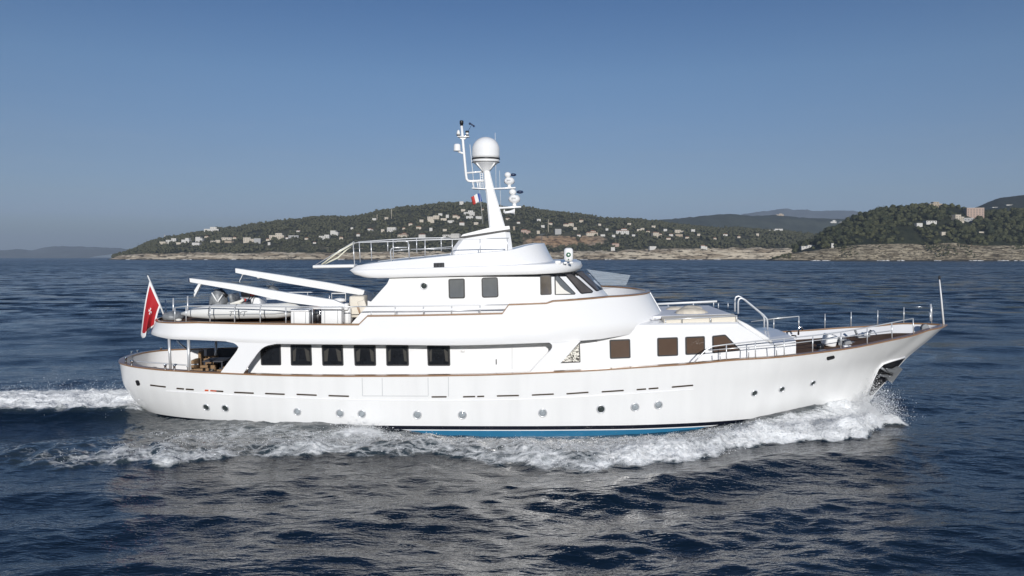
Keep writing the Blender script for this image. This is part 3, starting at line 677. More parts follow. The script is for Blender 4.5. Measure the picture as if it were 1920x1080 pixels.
# anchor pocket with its anchor
pk = [(1697.5, 670), (1672, 677), (1656, 682.5), (1647, 691.5), (1637, 713), (1627, 741), (1635, 741), (1658, 716.5), (1680, 692)]
def fan_panel(pts, name, m, parent, off):   # the pocket is concave: strips between its two long edges
    Lp = resample(pts[:6], 16); Rp = resample([pts[0], pts[8], pts[7], pts[6]], 16); mb = MB(); rows = []
    for a, b in zip(Lp, Rp):
        r = []
        for t in np.linspace(0, 1, 5):
            p, n = HULL.at(a[0]+(b[0]-a[0])*t, a[1]+(b[1]-a[1])*t); r.append(p+n*off)
        rows.append(r)
    mb.grid(rows, False); return mb.build(name, m, parent)
pocket = fan_panel(pk, 'anchor_pocket', M['black'], yacht, .012)
mb = MB(); rr = [HULL.at(x-1, y-.5) for x, y in pk[:6]]; mb.tube([p+n*.02 for p, n in rr], .035, 6); mb.build('pocket_rim', M['white'], pocket)
anchor = MB()
def hp(x, y, o): p, n = HULL.at(x, y); return p+n*o
anchor.prism([hp(1679.5, 684.5, .06), hp(1683, 687, .1), hp(1664, 713, .1), hp(1659, 711, .06), hp(1656.5, 705.5, .05), hp(1666, 701, .06), hp(1668, 690.5, .06)], (.05, -.12, -.03))
anchor.prism([hp(1672, 689, .08), hp(1655, 688, .08), hp(1657, 692, .08), hp(1668, 694.5, .1)], (.04, -.1, -.02))
anchor.prism([hp(1662, 705, .08), hp(1642.5, 701, .08), hp(1647, 699, .08), hp(1662, 700, .1)], (.04, -.1, -.02))
anchor.tube([hp(1674, 698, .16), hp(1656, 692, .1), hp(1650, 688, .05)], .05, 6)
anchor.build('anchor', M['galv'], yacht)
# ---- rails
def railing(name, tops, posts, r=.022, mids=(), m='railpaint', pr=.02, post_name='stanchion', parent=yacht):
    mb = MB(); mb.tube(tops, r, 6)
    for q in mids: mb.tube(q, r*.75, 5)
    o = mb.build(name, M[m], parent)
    for a, b in posts:
        mb = MB(); mb.tube([a, b], pr, 6); mb.build(post_name, M[m], o)
    return o
hb_ = lambda x: -(float(bsheer(x))-.12)
def H_(px, py): return LB(px, py, hb_)
# forward bulwark rail, starboard
tops = [H_(*q) for q in [(1299, 682), (1310, 670), (1322, 657.5), (1335, 649.5), (1362, 646), (1415, 640), (1492, 632.5), (1530, 628.5), (1577, 622.5), (1626, 614), (1672, 605), (1712, 597)]]
mid = [H_(*q) for q in [(1329, 657), (1388, 652), (1440, 647.5), (1492, 643), (1524, 639), (1577, 633), (1626, 626), (1672, 620)]]
posts = [(H_(x0, y0), H_(x1, y1)) for x0, y0, x1, y1 in [(1362, 646, 1362, 676), (1350, 661, 1350.5, 677), (1416, 640, 1416.5, 671), (1404, 651, 1403.5, 672), (1455, 646, 1456.5, 669), (1470, 635, 1470.5, 668), (1524, 629, 1523.5, 661), (1577, 622.5, 1576.5, 654), (1626, 614, 1626, 646), (1672, 605, 1672.5, 637), (1712, 597, 1713, 628)]]
railing('bulwark_railing', tops, posts, mids=[mid])
def mir(p): return Vector((p.x, -p.y, p.z))
hbp = lambda x: (float(bsheer(x))-.12)
def HP(px, py): return LB(px, py, hbp)
def LBp(px, py):
    b = 2.5
    for _ in range(8): p = L(px, py, b); b = hbp(p.x)
    return L(px, py, b)
posts = []
for x0, y0, h in [(1451, 590.5, .56), (1498, 586, .60), (1547, 582, .62), (1596, 578, .62), (1646, 574, .62), (1695, 571, .64), (1747, 569, .66)]:
    q = LBp(x0, y0); q = Vector((q.x, hbp(q.x), float(zrail(q.x))+.02)); posts.append((q+Vector((0, 0, h)), q))
q0 = LBp(1408, 593); tops = [Vector((q0.x, hbp(q0.x), float(zrail(q0.x))+.50))] + [p[0] for p in posts]
railing('bulwark_railing', tops[:3], posts[:2]); 
mb = MB(); mb.tube(tops[2:], .008, 5); w_ = mb.build('wire_railing', M['steel'], yacht)
for a, b in posts[2:]:
    mb = MB(); mb.tube([a, b], .018, 6); mb.build('stanchion', M['railpaint'], w_)
mb = MB(); mb.tube(pp((1769.5, 611), (1765, 560), (1761.5, 524)), [.04, .03, .02], 8); js = mb.build('jackstaff', M['whitemat'], yacht)
mb = MB(); mb.lathe([(.03, 0), (.045, .03), (.035, .12), (.01, .16)], L(1761.5, 524, 0), n=10); mb.build('staff_lamp', M['black'], js)
# boat deck rail aft
bd = lambda x: -(float(band_b(max(-12.95, min(x, XC))))-.1)
def B_(px, py): return LB(px, py, bd)
tops = [B_(*q) for q in [(328, 577), (349, 574), (394, 573.5), (440, 574), (488, 574.7), (536, 575.2), (586, 575.6), (640, 575.6), (688, 574.6)]]
posts = [(B_(x, y0), B_(x, y1)) for x, y0, y1 in [(328, 577, 603), (349, 574, 604), (394, 573.5, 605.5), (440, 574, 606.5), (488, 574.7, 607.2), (536, 575.2, 608), (586, 575.6, 608.3)]]
railing('boat_deck_railing', tops, posts)
tops = [B_(*q) for q in [(688, 574.6), (741, 574.3), (794, 574), (847, 573), (900, 572), (953, 571.3)]]
mid = [B_(*q) for q in [(690, 584.2), (760, 583.7), (850, 582.6), (947, 580)]]
posts = [(B_(x, y0), B_(x, y1)) for x, y0, y1 in [(696, 584, 592.5), (741, 574.3, 592), (794, 574, 591.4), (847, 573, 590.2), (900, 572, 589)]]
railing('boat_deck_railing', tops, posts, mids=[mid], r=.02)
ptops = [Vector((p.x, -p.y, p.z+.02)) for p in [B_(*q) for q in [(394, 573.5), (440, 574), (488, 574.7), (536, 575.2), (586, 575.6), (640, 575.6), (688, 574.6)]]]
railing('boat_deck_railing', ptops, [(p, p-Vector((0, 0, .62))) for p in ptops[:-1]], r=.018)
for x0, y0, x1, y1 in [(310, 562, 312, 600), (325, 559, 325, 597), (352, 555, 352, 600)]:
    mb = MB(); mb.tube([L(x0, y0, .8), L(x1, y1, .8)], .03, 6); mb.build('stern_post', M['railpaint'], yacht)
# sundeck rails, near and far side
Cn = lambda q, b=-2.2: L(q[0], q[1], b)
tops = [Cn(q) for q in [(664, 456), (672, 454.5), (695, 454), (727, 453), (765, 451.5), (797, 450), (850, 448.5), (900, 447.5), (954, 446.5)]]
mid = [Cn(q) for q in [(770, 467.5), (797, 466.5), (848, 462.5)]]
posts = [(Cn((x0, y0)), Cn((x1, y1))) for x0, y0, x1, y1 in [(662, 456, 665, 499), (727, 453, 727, 471), (765, 451, 767.5, 487), (797, 450, 797, 484), (848, 448.5, 848, 479), (900, 447.5, 900.5, 474), (951, 446.6, 951.5, 470)]]
railing('sundeck_railing', tops, posts, mids=[mid])
b2 = 2.1
tops = [L(x, y, b2) for x, y in [(672, 453.5), (700, 451.5), (737, 449), (781, 446.5), (827, 446), (845, 446.5)]]
posts = [(L(x0, y0, b2), L(x1, y1, b2)) for x0, y0, x1, y1 in [(673.5, 454, 675.5, 492), (695.5, 452, 697, 489), (737, 449, 737.5, 484), (781, 446.5, 781.5, 474), (827, 446, 827.5, 471)]]
railing('sundeck_railing', tops, posts, mids=[[L(x, y, b2) for x, y in [(770, 468), (845, 466)]]])
# hoop and seat frame by the sundeck hatch
mb = MB(); mb.tube([L(x, y, -1.9) for x, y in [(767.5, 487), (767, 459), (764.5, 453.5), (758, 452), (745, 452), (740, 454)]], .025, 7); mb.tube([L(x, y, -1.9) for x, y in [(734, 491), (732, 473), (734, 466), (740, 464.3), (763, 464)]], .025, 7)
mb.tube([L(x, y, -1.9) for x, y in [(737, 470), (765, 468)]], .02, 6); mb.build('hatch_hoop', M['railpaint'], yacht)
# boarding stair from the boat deck to the sundeck on the far quarter
mb = MB(); a = L(590, 499, 1.2); b = L(668, 497, 1.2); mb.box((a+b)/2-Vector((0, 0, .02)), ((b-a).length, .75, .13), (0, math.radians(-1), 0), .05); st_ = mb.build('sundeck_platform', M['whitemat'], yacht)
for bofs, q in ((.85, [(603, 496), (630, 476), (663, 456)]), (1.0, [(608, 495), (634, 483), (650, 468), (666, 455)])):
    mb = MB(); mb.tube([L(x, y, bofs) for x, y in q], .032, 7); mb.build('stair_handrail', M['yellow'], st_)
mb = MB(); mb.tube([L(x, y, 1.6) for x, y in [(592, 496.5), (625, 477), (664, 453)]], .016, 6); mb.build('stair_handrail', M['railpaint'], st_)
# stern stanchions carrying the boat deck, with strut
mb = MB(); mb.tube([LB(317, 635, lambda x: hb_(x)), LB(319.5, 691, hb_)], .05, 8); mb.build('deck_pillar', M['railpaint'], yacht)
mb = MB(); mb.tube([LB(353.5, 637, hb_), LB(354.5, 696, hb_)], .055, 8); mb.build('deck_pillar', M['railpaint'], yacht)
mb = MB(); mb.tube([L(405, 636, 2.2), L(405, 690, 2.2)], .06, 8); mb.build('deck_pillar', M['railpaint'], yacht)
mb = MB(); mb.tube([L(332, 639, -1.6), L(342, 648, -2.2), L(357, 659, -2.6)], .03, 6); mb.build('strut', M['steel'], yacht)
# stern rail, cleats and bollards on the cap rail
mb = MB(); mb.tube([L(x, y, -2.0) for x, y in [(256, 678), (300, 681), (345, 684.5), (372, 683)]], .025, 6); mb.build('stern_rail', M['railpaint'], yacht)
for x, y in [(236, 680), (247, 686), (310, 694), (327, 695), (353, 697)]:
    p = LB(x, y, hb_); mb = MB(); mb.lathe([(.05, 0), (.04, .05), (.04, .16), (.065, .18), (.05, .2)], p, n=10); mb.build('bollard', M['steel'], yacht)
for x, y in [(247, 667), (258, 665), (302, 660.5)]:
    p = LBp(x, y); mb = MB(); mb.lathe([(.05, 0), (.04, .05), (.04, .16), (.065, .18), (.05, .2)], p, n=10); mb.build('bollard', M['steel'], yacht)
# flagstaff
mb = MB(); mb.tube(pp((311, 600), (295, 559), (277, 517), b=-.3), [.035, .03, .025], 8); fs = mb.build('flagstaff', M['whitemat'], yacht)
mb = MB(); mb.ball(L(276.5, 515.5, -.3), .04, sub=1); mb.build('staff_finial', M['steel'], fs)

# ---- bridge front details
mb = MB(); gl = [L(1100, 505, 1.7), L(1182, 516, 1.7), L(1174, 535, 1.7), L(1128, 535, 1.7)]
mb.prism(gl, (0, .015, 0))
mg = bpy.data.materials.new('clear_windscreen'); mg.use_nodes = True; nt = mg.node_tree; nt.nodes.clear()
o_ = nt.nodes.new('ShaderNodeOutputMaterial'); mx = nt.nodes.new('ShaderNodeMixShader'); tr = nt.nodes.new('ShaderNodeBsdfTransparent'); gs = nt.nodes.new('ShaderNodeBsdfPrincipled')
gs.inputs['Base Color'].default_value = (.55, .62, .68, 1); gs.inputs['Roughness'].default_value = .15; mx.inputs[0].default_value = .22
nt.links.new(tr.outputs[0], mx.inputs[1]); nt.links.new(gs.outputs[0], mx.inputs[2]); nt.links.new(mx.outputs[0], o_.inputs[0])
mb.build('windscreen', mg, yacht)
mb = MB(); a = XN_T; 
fr = []
for t in np.linspace(0, 1, 9):
    z = XN_T.z + (XN_B.z-XN_T.z)*t; fr.append((float(xnose(z))+.0, -.12, z))
mb.tube(fr, .045, 8); mb.build('bridge_stem', M['white'], yacht)
# starboard running light housing
c = L(1066, 490, -2.0); mb = MB(); mb.box(c+Vector((0, 0, .24)), (.33, .26, .5), bevel=.11, seg=4); nl = mb.build('light_housing', M['white'], yacht)
mb = MB(); q = L(1066, 477.5, -2.16); mb.lathe([(.08, -.03), (.085, .0), (.07, .03)], q, (0, -1, 0), 18); mb.lathe([(.02, -.05), (.02, -.01)], q+Vector((0, 0, -.14)), (0, 0, 1), 8); g_ = mb.build('green_light', M['navgreen'], nl)
mb = MB(); mb.lathe([(.035, .02), (.03, .045)], q, (0, -1, 0), 12); mb.build('lens', M['whitemat'], nl)
for x, y, s in ((1046, 492, .13), (1060, 493, .08), (1071, 492.5, .08)):
    mb = MB(); c = L(x, y, -2.1); mb.box(c, (s*1.6, s, s), bevel=s*.25); mb.build('roof_lamp', M['whitemat'], yacht)
mb = MB(); mb.tube([L(1016, 470, 1.2), L(1016, 440, 1.2)], .012, 6); mb.tube([L(1010, 439.5, 1.2), L(1022, 439, 1.2)], .02, 6); mb.build('antenna', M['hypgrey'], yacht)
mb = MB(); a = HSURF; 
mb.tube([L(1224, 596, -2.25), L(1234, 600, -2.1), L(1243, 604, -1.9)], .025, 6); mb.build('grab_rail', M['railpaint'], yacht)

# ---- low forward house: sun pad, rails, stairs hoops, cushions
zt = zt_f
mb = MB(); a = L(1245, 606, -2.25); b = L(1382, 601, -2.05); 
mb.prism([(a.x, -2.28, a.z-.05), (b.x, -2.08, b.z-.05), (b.x, -2.08, b.z+.14), (a.x, -2.28, a.z+.14)], (0, .5, .06)); sp_ = mb.build('sun_pad', M['cream'], yacht)
mb = MB()
for x in (1278, 1333): p = L(x, 605, -2.2); mb.box((p.x, -2.31+ (x-1278)*.0015, p.z+.02), (.02, .03, .22))
mb.build('pad_strap', M['hypgrey'], sp_)
mb = MB(); mb.prism([(a.x-.3, -1.75, a.z+.1), (b.x-.1, -1.65, b.z+.1), (b.x-.1, 1.65, b.z+.1), (a.x-.3, 1.75, a.z+.1)], (0, 0, .10)); mb.build('house_top', M['greydeck'], yacht)
railing('pad_railing', [L(x, y, -2.3+.0012*(x-1247)) for x, y in [(1247, 599), (1300, 596.5), (1382, 592)]], [(L(x, y0, -2.3+.0012*(x-1247)), L(x, y1, -2.3+.0012*(x-1247))) for x, y0, y1 in [(1248, 599, 608), (1279, 597.5, 607), (1332, 595, 605), (1381, 592, 603)]], r=.025)
mb = MB(); mb.tube([L(x, y, 1.9) for x, y in [(1228, 570.5), (1290, 567.5), (1344, 565)]], .045, 8); rr_ = mb.build('white_railing', M['whitemat'], yacht)
for x in (1253, 1300, 1338):
    mb = MB(); mb.tube([L(x, 569-(x-1253)*.04, 1.9), L(x, 580-(x-1253)*.06, 1.9)], .02, 6); mb.build('stanchion', M['railpaint'], rr_)
for x in (1347, 1365):
    mb = MB(); mb.tube([L(x, 568, 1.8), L(x, 578, 1.8)], .02, 6); mb.build('stanchion', M['railpaint'], yacht)
for bo, dx, dy in ((.75, 0, 0), (.15, 6, 4)):
    mb = MB(); mb.tube([L(x+dx, y+dy, bo) for x, y in [(1378, 584), (1378, 562), (1379.5, 557), (1384, 555), (1390, 557.5), (1426, 587), (1432, 594), (1433, 600), (1433, 614)]], .035, 8); mb.build('stair_hoop', M['railpaint'], yacht)
mb = MB(); mb.tube([(X1+.05+(X2-X1)*t, -1.98-.06*math.sin(3*t), zt_f+.05+(p_s.z-zt_f)*t) for t in (0, .25, .5, .75, .98)], [.04, .08, .09, .09, .05], 8); mb.build('slope_roll', M['whitemat'], yacht)
mb = MB(); mb.tube([L(x, y, -1.2) for x, y in [(1484, 629), (1492, 629.5), (1493, 634)]], .03, 6); mb.build('grab_rail', M['black'], yacht)
strip([(1452, 648), (1491, 642)], 'trunk_trim', M['hypgrey'], .5, .02, HSURF)
# ---- foredeck gear
def fd(px, py, b=0): return L(px, py, b)
mb = MB(); c = fd(1555, 650, -.2); mb.box(c+Vector((.0, 0, .25)), (.42, .5, .46), (0, math.radians(14), 0), .06); mb.build('windlass_cover', M['whitemat'], yacht)
mb = MB(); c = fd(1578, 651, 0); mb.lathe([(.17, 0), (.1, .06), (.09, .22), (.18, .27), (.18, .33), (.05, .36)], c, n=16); mb.tube([c+Vector((-.2, -.4, .18)), c+Vector((.1, .45, .2))], .09, 10); mb.lathe([(.13, -.05), (.16, 0), (.16, .06), (.12, .1)], c+Vector((.1, -.35, .18)), (0, 1, 0), 14); mb.box(c+Vector((.5, 0, .12)), (.45, .34, .2), bevel=.05); mb.build('windlass', M['galv'], yacht)
mb = MB(); mb.box(fd(1574, 655.5, -.9), (1.5, .3, .05), (0, math.radians(-4), 0), .015); mb.box(fd(1588, 651, -.8), (.3, .2, .16), bevel=.04); mb.box(fd(1600, 650, -.85), (.62, .1, .05), bevel=.015); mb.build('chain_plate', M['whitemat'], yacht)
mb = MB(); 
for x, y, b in ((1538, 651, -.6), (1593, 641, .6), (1600, 640, .9)):
    c = fd(x, y, b); mb.box(c, (.24, .22, .2), (0, 0, .4), .05)
for x, y in ((1542, 640), (1550, 636), (1562, 632)): c = fd(x, y, .9); mb.box(c, (.13, .2, .2), (0, .3, 0), .03)
mb.build('deck_fitting', M['black'], yacht)
mb = MB(); c = fd(1618, 632, .8); mb.tube([c+Vector((-.32, 0, .28)), c+Vector((-.2, 0, 0)), c+Vector((.2, 0, 0)), c+Vector((.32, 0, .28))], .05, 8); mb.box(c, (.5, .3, .08), bevel=.02); mb.build('mooring_bitt', M['galv'], yacht)
mb = MB(); c = fd(1497, 628, 1.4); mb.tube([c, c+Vector((0, 0, .3)), c+Vector((.13, 0, .34)), c+Vector((.16, 0, .2))], .04, 8); mb.build('vent_cowl', M['steel'], yacht)
mb = MB(); c = fd(1736, 615, 0); mb.lathe([(.14, 0), (.16, .05), (.09, .1), (.14, .16)], c, (0, 1, 0), 12); mb.build('bow_roller', M['galv'], yacht)
mb = MB()
for x0, y0, x1, y1 in ((1745, 570, 1746.5, 600), (1744, 586, 1745, 602)): mb.tube([L(x0, y0, .25), L(x1, y1, .25)], .035, 6)
mb.build('bow_post', M['railpaint'], yacht)

# ---- boat deck: cranes, pedestals
def boom(top, bot, b, w, name):
    root = MB(); rows = []
    for (a, c) in zip(top, bot):
        p, q = L(*a, b), L(*c, b); rows.append([(p.x, b-w, p.z), (p.x, b+w, p.z), (q.x, b+w, q.z), (q.x, b-w, q.z)])
    ids = root.grid(rows, False, closed_v=True); root.face(ids[0][::-1]); root.face(ids[-1]); return root.build(name, M['whitemat'], yacht)
c1 = boom([(357.5, 521.5), (440, 532), (543, 549), (627, 562), (650, 572)], [(358.5, 528.5), (440, 543), (543, 566.5), (607, 574.5), (649, 577.5)], -2.2, .11, 'crane_boom')
mb = MB(); mb.prism([L(372, 532, -2.28), L(376.5, 533, -2.28), L(366.5, 553, -2.28), L(364, 545, -2.28)], (0, .14, 0)); mb.tube([L(365, 550, -2.2), L(365, 556, -2.2)], .03, 6); mb.build('boom_hook', M['whitemat'], c1)
mb = MB(); c = L(357, 525.2, -2.2); mb.box((c.x-.012, -2.2, c.z), (.03, .2, .15)); mb.build('boom_end', M['bluedark'], c1)
c2 = boom([(443, 503), (530, 516), (617, 530), (672, 541), (698, 548)], [(443.5, 511), (530, 529), (623, 544.5), (672, 552), (694, 560)], 2.2, .12, 'crane_boom')
mb = MB(); mb.ball(L(456, 514, 2.15), .06, 1.4, 1, .8, 1); mb.ball(L(485, 520.5, 2.15), .06, 1.6, 1, .8, 1); mb.tube([L(455, 515, 2.2), L(449, 527, 2.2), L(450, 530, 2.2)], .016, 5); mb.build('boom_hook', M['whitemat'], c2)
mb = MB(); c = L(442.6, 507, 2.2); mb.box((c.x-.012, 2.2, c.z), (.03, .22, .16)); mb.build('boom_end', M['bluedark'], c2)
mb = MB(); a = L(690, 556, 2.2); mb.box((a.x, 2.2, (a.z+ZBD)/2), (.42, .45, a.z-ZBD+.3), bevel=.08); mb.build('crane_column', M['whitemat'], yacht)
mb = MB(); a = L(649, 575, -2.2); mb.box((a.x+.0, -2.05, (a.z+ZBD)/2-.05), (.3, .3, a.z-ZBD-.06), bevel=.05); mb.box((a.x+.02, -2.2, a.z), (.16, .3, .26), bevel=.05); mb.build('crane_column', M['whitemat'], yacht)
mb = MB(); a = L(672, 594, -1.6); b = L(672, 554, -1.6); mb.box(((a.x), -1.55, (a.z+b.z)/2), (.56, .7, b.z-a.z), bevel=.07, seg=3); lk = mb.build('fender_locker', M['cream'], yacht)
mb = MB(); mb.box(L(681.5, 579, -2.0), (.28, .1, .62), (0, math.radians(-17), 0), .03); pn = mb.build('folding_table', M['cream'], lk)
mb = MB(); mb.box(L(675.5, 584, -2.0)-Vector((.02, .06, 0)), (.05, .1, .40), (0, math.radians(-19), 0), .01); mb.build('teak_edge', M['varnish'], lk)
mb = MB(); mb.tube([L(x, y, 1.0) for x, y in [(622, 560), (622, 550), (648, 550), (648, 566)]], .022, 6); mb.ball(L(637, 563, 1.0), .16, 1.7, 1, .6, 2); mb.build('life_raft_cradle', M['whitemat'], yacht)

# ================================================================== THINGS CARRIED ON DECK (top-level, standing on the yacht)
def on_yacht(name, base, label, cat, group=None):
    o = empty(name, to_world(base), (HEEL, 0, 0)); tag(o, label, cat, group); return o
# tender
TB = -1.35
tc_ = L(470, 606, TB); tb = Vector((tc_.x, TB, ZBD+.02))
ten = on_yacht('tender', tb, 'white inflatable tender with black straps lying on the boat deck under the near crane boom', 'tender')
def T(px, py, b): return L(px, py, b)
mb = MB(tb); zt_ = ZBD+.42; bn = -2.25; bf = -.45
xa = L(338, 588, bn).x; xb = L(400, 588, bn).x; xf = L(520, 588, bn).x; xe = L(566, 588, TB).x
path = [(xa, bn+.12, zt_-.08), (xa+.45, bn+.05, zt_-.04), (xb, bn, zt_), ((xb+xf)/2, bn, zt_+.02), (xf, bn+.03, zt_+.04), (xf+.5, bn+.25, zt_+.07), (xe-.15, TB-.3, zt_+.11), (xe, TB, zt_+.12)]
rad = [.05, .17, .265, .27, .27, .26, .25, .25]
P = [Vector(p) for p in path]; P2 = [Vector((p.x, 2*TB-p.y, p.z)) for p in P[:-1]][::-1]
mb.tube(P+P2, rad+rad[:-1][::-1], 16); mb.build('inflatable_tube', M['hypalon'], ten)
mb = MB(tb); mb.grid([[(x, y, z) for y, z in ((bn+.1, zt_-.1), (TB-.5, ZBD+.18), (TB, ZBD+.06), (TB+.5, ZBD+.18), (bf-.1, zt_-.1))] for x in (xb-.3, xb+.6, xf)] + [[(xe-.2, TB+t, zt_) for t in (-.2, -.1, 0, .1, .2)]]); mb.grid([[(x, bn+.15, zt_-.02), (x, bf-.15, zt_-.02)] for x in (xb-.3, xf+.2)], False); mb.build('hull', M['whitemat'], ten)
for x in (397, 445, 492):
    mb = MB(tb); c = L(x, 588, bn); mb.lathe([(.272, -.02), (.278, -.018), (.278, .018), (.272, .02)], (c.x, bn, zt_+.01), (1, 0, 0), 20); mb.build('strap', M['hypgrey'], ten)
mb = MB(tb); mb.tube([(xb-.1, bn-.255, zt_-.07), (xf, bn-.25, zt_-.03), (xf+.5, bn-.02, zt_)], .022, 6); mb.build('rubbing_strip', M['seam'], ten)
cu_ = bpy.data.curves.new('tube_lettering', 'FONT'); cu_.body = 'TTYT'; cu_.size = .25; cu_.shear = .35; cu_.extrude = .003; cu_.align_x = 'CENTER'; cu_.materials.append(M['greycloth'])
fo = bpy.data.objects.new('tube_lettering', bpy.data.meshes.new_from_object(bpy.data.objects.new('tmp_text', cu_))); COL.objects.link(fo); fo.parent = ten; c = L(449, 583, bn); fo.location = Vector((c.x, bn-.292, zt_-.11))-tb; fo.rotation_euler = (math.radians(84), 0, 0); fo.scale = (1.05, 1, 1)
# outboard under its grey cover
mb = MB(tb); xo = L(410, 570, TB).x
secs = [(L(410, 578, TB).z, .30, .26, 0), (L(410, 566, TB).z, .34, .27, -.02), (L(410, 556, TB).z, .31, .25, -.02), (L(410, 547, TB).z, .2, .18, .0), (L(410, 541.5, TB).z, .08, .08, .02)]
mb.grid([[(xo+dx+a*math.cos(t)*(1+.08*math.sin(5*t)), TB+b*math.sin(t), z+.03*math.sin(3*t)) for t in np.linspace(0, 2*math.pi, 21)[:-1]] for z, a, b, dx in secs], True, closed_v=True); ob = mb.build('outboard_motor', M['greycloth'], ten)
mb = MB(tb); mb.ball((L(405, 541.5, TB).x, TB-.05, L(405, 541, TB).z), .1, 1, 1, .5); mb.tube([L(402, 548, TB)+Vector((0, -.24, 0)), L(413, 564, TB)+Vector((0, -.3, 0))], .03, 6); mb.tube([L(421, 552, TB)+Vector((0, -.2, 0)), L(414, 565, TB)+Vector((0, -.3, 0))], .03, 6); mb.build('motor_cap', M['whitemat'], ob)
mb = MB(tb); mb.tube([L(411, 545, TB), L(420, 551, TB), L(426, 556, TB)], .11, 8, r_end=.07); mb.build('motor_strap', M['black'], ob)
mb = MB(tb); mb.box((xo+.05, TB, zt_-.05), (.2, 1.1, .35), bevel=.04); mb.box((xo+.1, TB, zt_+.12), (.8, 1.3, .07), bevel=.02); mb.build('transom', M['hypgrey'], ten)
# console, seat and wheel of the tender
cxp = L(485, 565, TB); mb = MB(tb); mb.box((cxp.x+.05, TB, (cxp.z+zt_)/2), (.35, .8, cxp.z-zt_+.35), (0, math.radians(-12), 0), .07); con = mb.build('console', M['whitemat'], ten)
mb = MB(tb); a = L(478, 572, TB); b = L(484, 552, TB); mb.prism([(a.x, TB-.42, a.z), (a.x+.03, TB-.42, a.z), (b.x+.03, TB-.42, b.z), (b.x, TB-.42, b.z)], (0, .84, 0)); mb.build('windshield', M['greyglass'], con)
mb = MB(tb); c = L(471, 557, TB); q = Vector((-1, 0, .5)).normalized(); tt = [Vector(c)+Vector((.18*math.sin(t)*.5, .18*math.cos(t), .18*math.sin(t)*.87)) for t in np.linspace(0, 2*math.pi, 17)]; mb.tube(tt, .02, 6, caps=False); mb.build('steering_wheel', M['black'], con)
mb = MB(tb); c = L(450, 566, TB); mb.box((c.x, TB, c.z-.12), (.75, .8, .3), bevel=.08); mb.box((c.x-.2, TB, c.z+.16), (.16, .8, .34), (0, -.3, 0), .06); mb.build('seat', M['greycloth'], ten)
mb = MB(tb); mb.tube([L(432, 571, -1.9), L(452, 565, -1.8), L(457, 561, -1.8)], .06, 8); mb.ball(L(447, 572, -1.8), .13, 1.4, 1, .6, 2); mb.ball(L(495, 573, -1.7), .14, 1.5, 1, .5, 2); mb.build('rolled_cover', M['linen'], ten)
mb = MB(tb); mb.ball(L(459, 562.5, -1.7), .07, 1, 1, 1, 1); mb.ball(L(474, 552.5, -1.5), .1, 1.5, 1, .6, 1); mb.build('red_fuel_cap', M['red'], ten)
# jet ski on the far side
jb = Vector((L(495, 560, .9).x, .9, ZBD+.03)); js_ = on_yacht('jet_ski', jb, 'dark jet ski with white nose parked between the two crane booms', 'jet ski')
mb = MB(jb); rows = []
for t in np.linspace(0, 1, 9):
    w = .48*math.sin(math.pi*min(1, .25+.75*(1-t)))**.6 if t > .5 else .46; x = jb.x-1.0+2.3*t; w = max(.04, .46*(1-max(0, t-.55)**1.6*3.2)); zz = ZBD+.25+.2*max(0, t-.5)
    rows.append([(x, .9+y*w, z) for y, z in ((-1, zz+.2), (-.8, zz-.05), (0, zz-.18), (.8, zz-.05), (1, zz+.2), (.6, zz+.38), (0, zz+.45), (-.6, zz+.38))])
ids = mb.grid(rows, True, closed_v=True); mb.face(ids[0][::-1]); mb.face(ids[-1]); mb.build('hull', M['whitemat'], js_)
mb = MB(jb); mb.box((jb.x-.35, .9, ZBD+.84), (1.1, .34, .26), (0, -.05, 0), .1); mb.build('seat', M['black'], js_)
mb = MB(jb); mb.box((jb.x+.35, .9, ZBD+.98), (.4, .3, .3), (0, .5, 0), .08); mb.tube([(jb.x+.25, .5, ZBD+1.18), (jb.x+.33, .9, ZBD+1.14), (jb.x+.25, 1.3, ZBD+1.18)], .03, 6); mb.build('handlebar', M['hypgrey'], js_)
# deck lockers
def deck_box(x0, x1, y0, y1, b, label, lid=True):
    p, q = L(x0, y1, b), L(x1, y0, b); base = Vector(((p.x+q.x)/2, b+.3, ZBD+.02)); o = on_yacht('deck_box', base, label, 'deck box', 'white boxes along the boat deck edge')
    h = q.z-base.z; w = q.x-p.x; mb = MB(base); mb.box((base.x, b+.3, base.z+h*.42), (w*.95, .58, h*.84), bevel=.03); o1 = mb.build('body', M['whitemat'], o)
    mb = MB(base); mb.box((base.x, b+.3, base.z+h*.92), (w, .62, h*.17), bevel=.04); mb.build('lid', M['white'], o)
    mb = MB(base); mb.box((base.x+w*.3, b-.012, base.z+h*.42), (.02, .025, h*.8)); mb.box((base.x-w*.3, b-.012, base.z+h*.42), (.02, .025, h*.8)); mb.build('seam', M['seam'], o)
deck_box(544, 580, 580, 606, -2.75, 'white locker with grey latch rail beside the bow of the inflatable tender')
deck_box(601, 641, 576, 606.5, -2.75, 'taller white locker with rounded lid below the root of the near crane boom')
deck_box(645, 656.5, 578, 600, -2.2, 'narrow low white box between the rounded lid locker and the cream locker')
# black equipment between lockers
eb = Vector((L(593, 600, -2.5).x, -2.3, ZBD+.02)); eq = on_yacht('dive_compressor', eb, 'black machine in a pipe frame wedged between two white lockers', 'compressor')
mb = MB(eb); mb.box(eb+Vector((0, 0, .22)), (.24, .4, .3), bevel=.05); mb.build('body', M['black'], eq)
mb = MB(eb); mb.lathe([(.03, -.2), (.09, -.18), (.09, .18), (.03, .2)], eb+Vector((.02, -.05, .42)), (0, 1, 0), 12); mb.build('tank', M['hypgrey'], eq)
mb = MB(eb); mb.tube([eb+Vector((-.14, -.24, .02)), eb+Vector((-.14, -.24, .5)), eb+Vector((.14, -.24, .5)), eb+Vector((.14, -.24, .02))], .014, 5); mb.build('frame', M['steel'], eq)
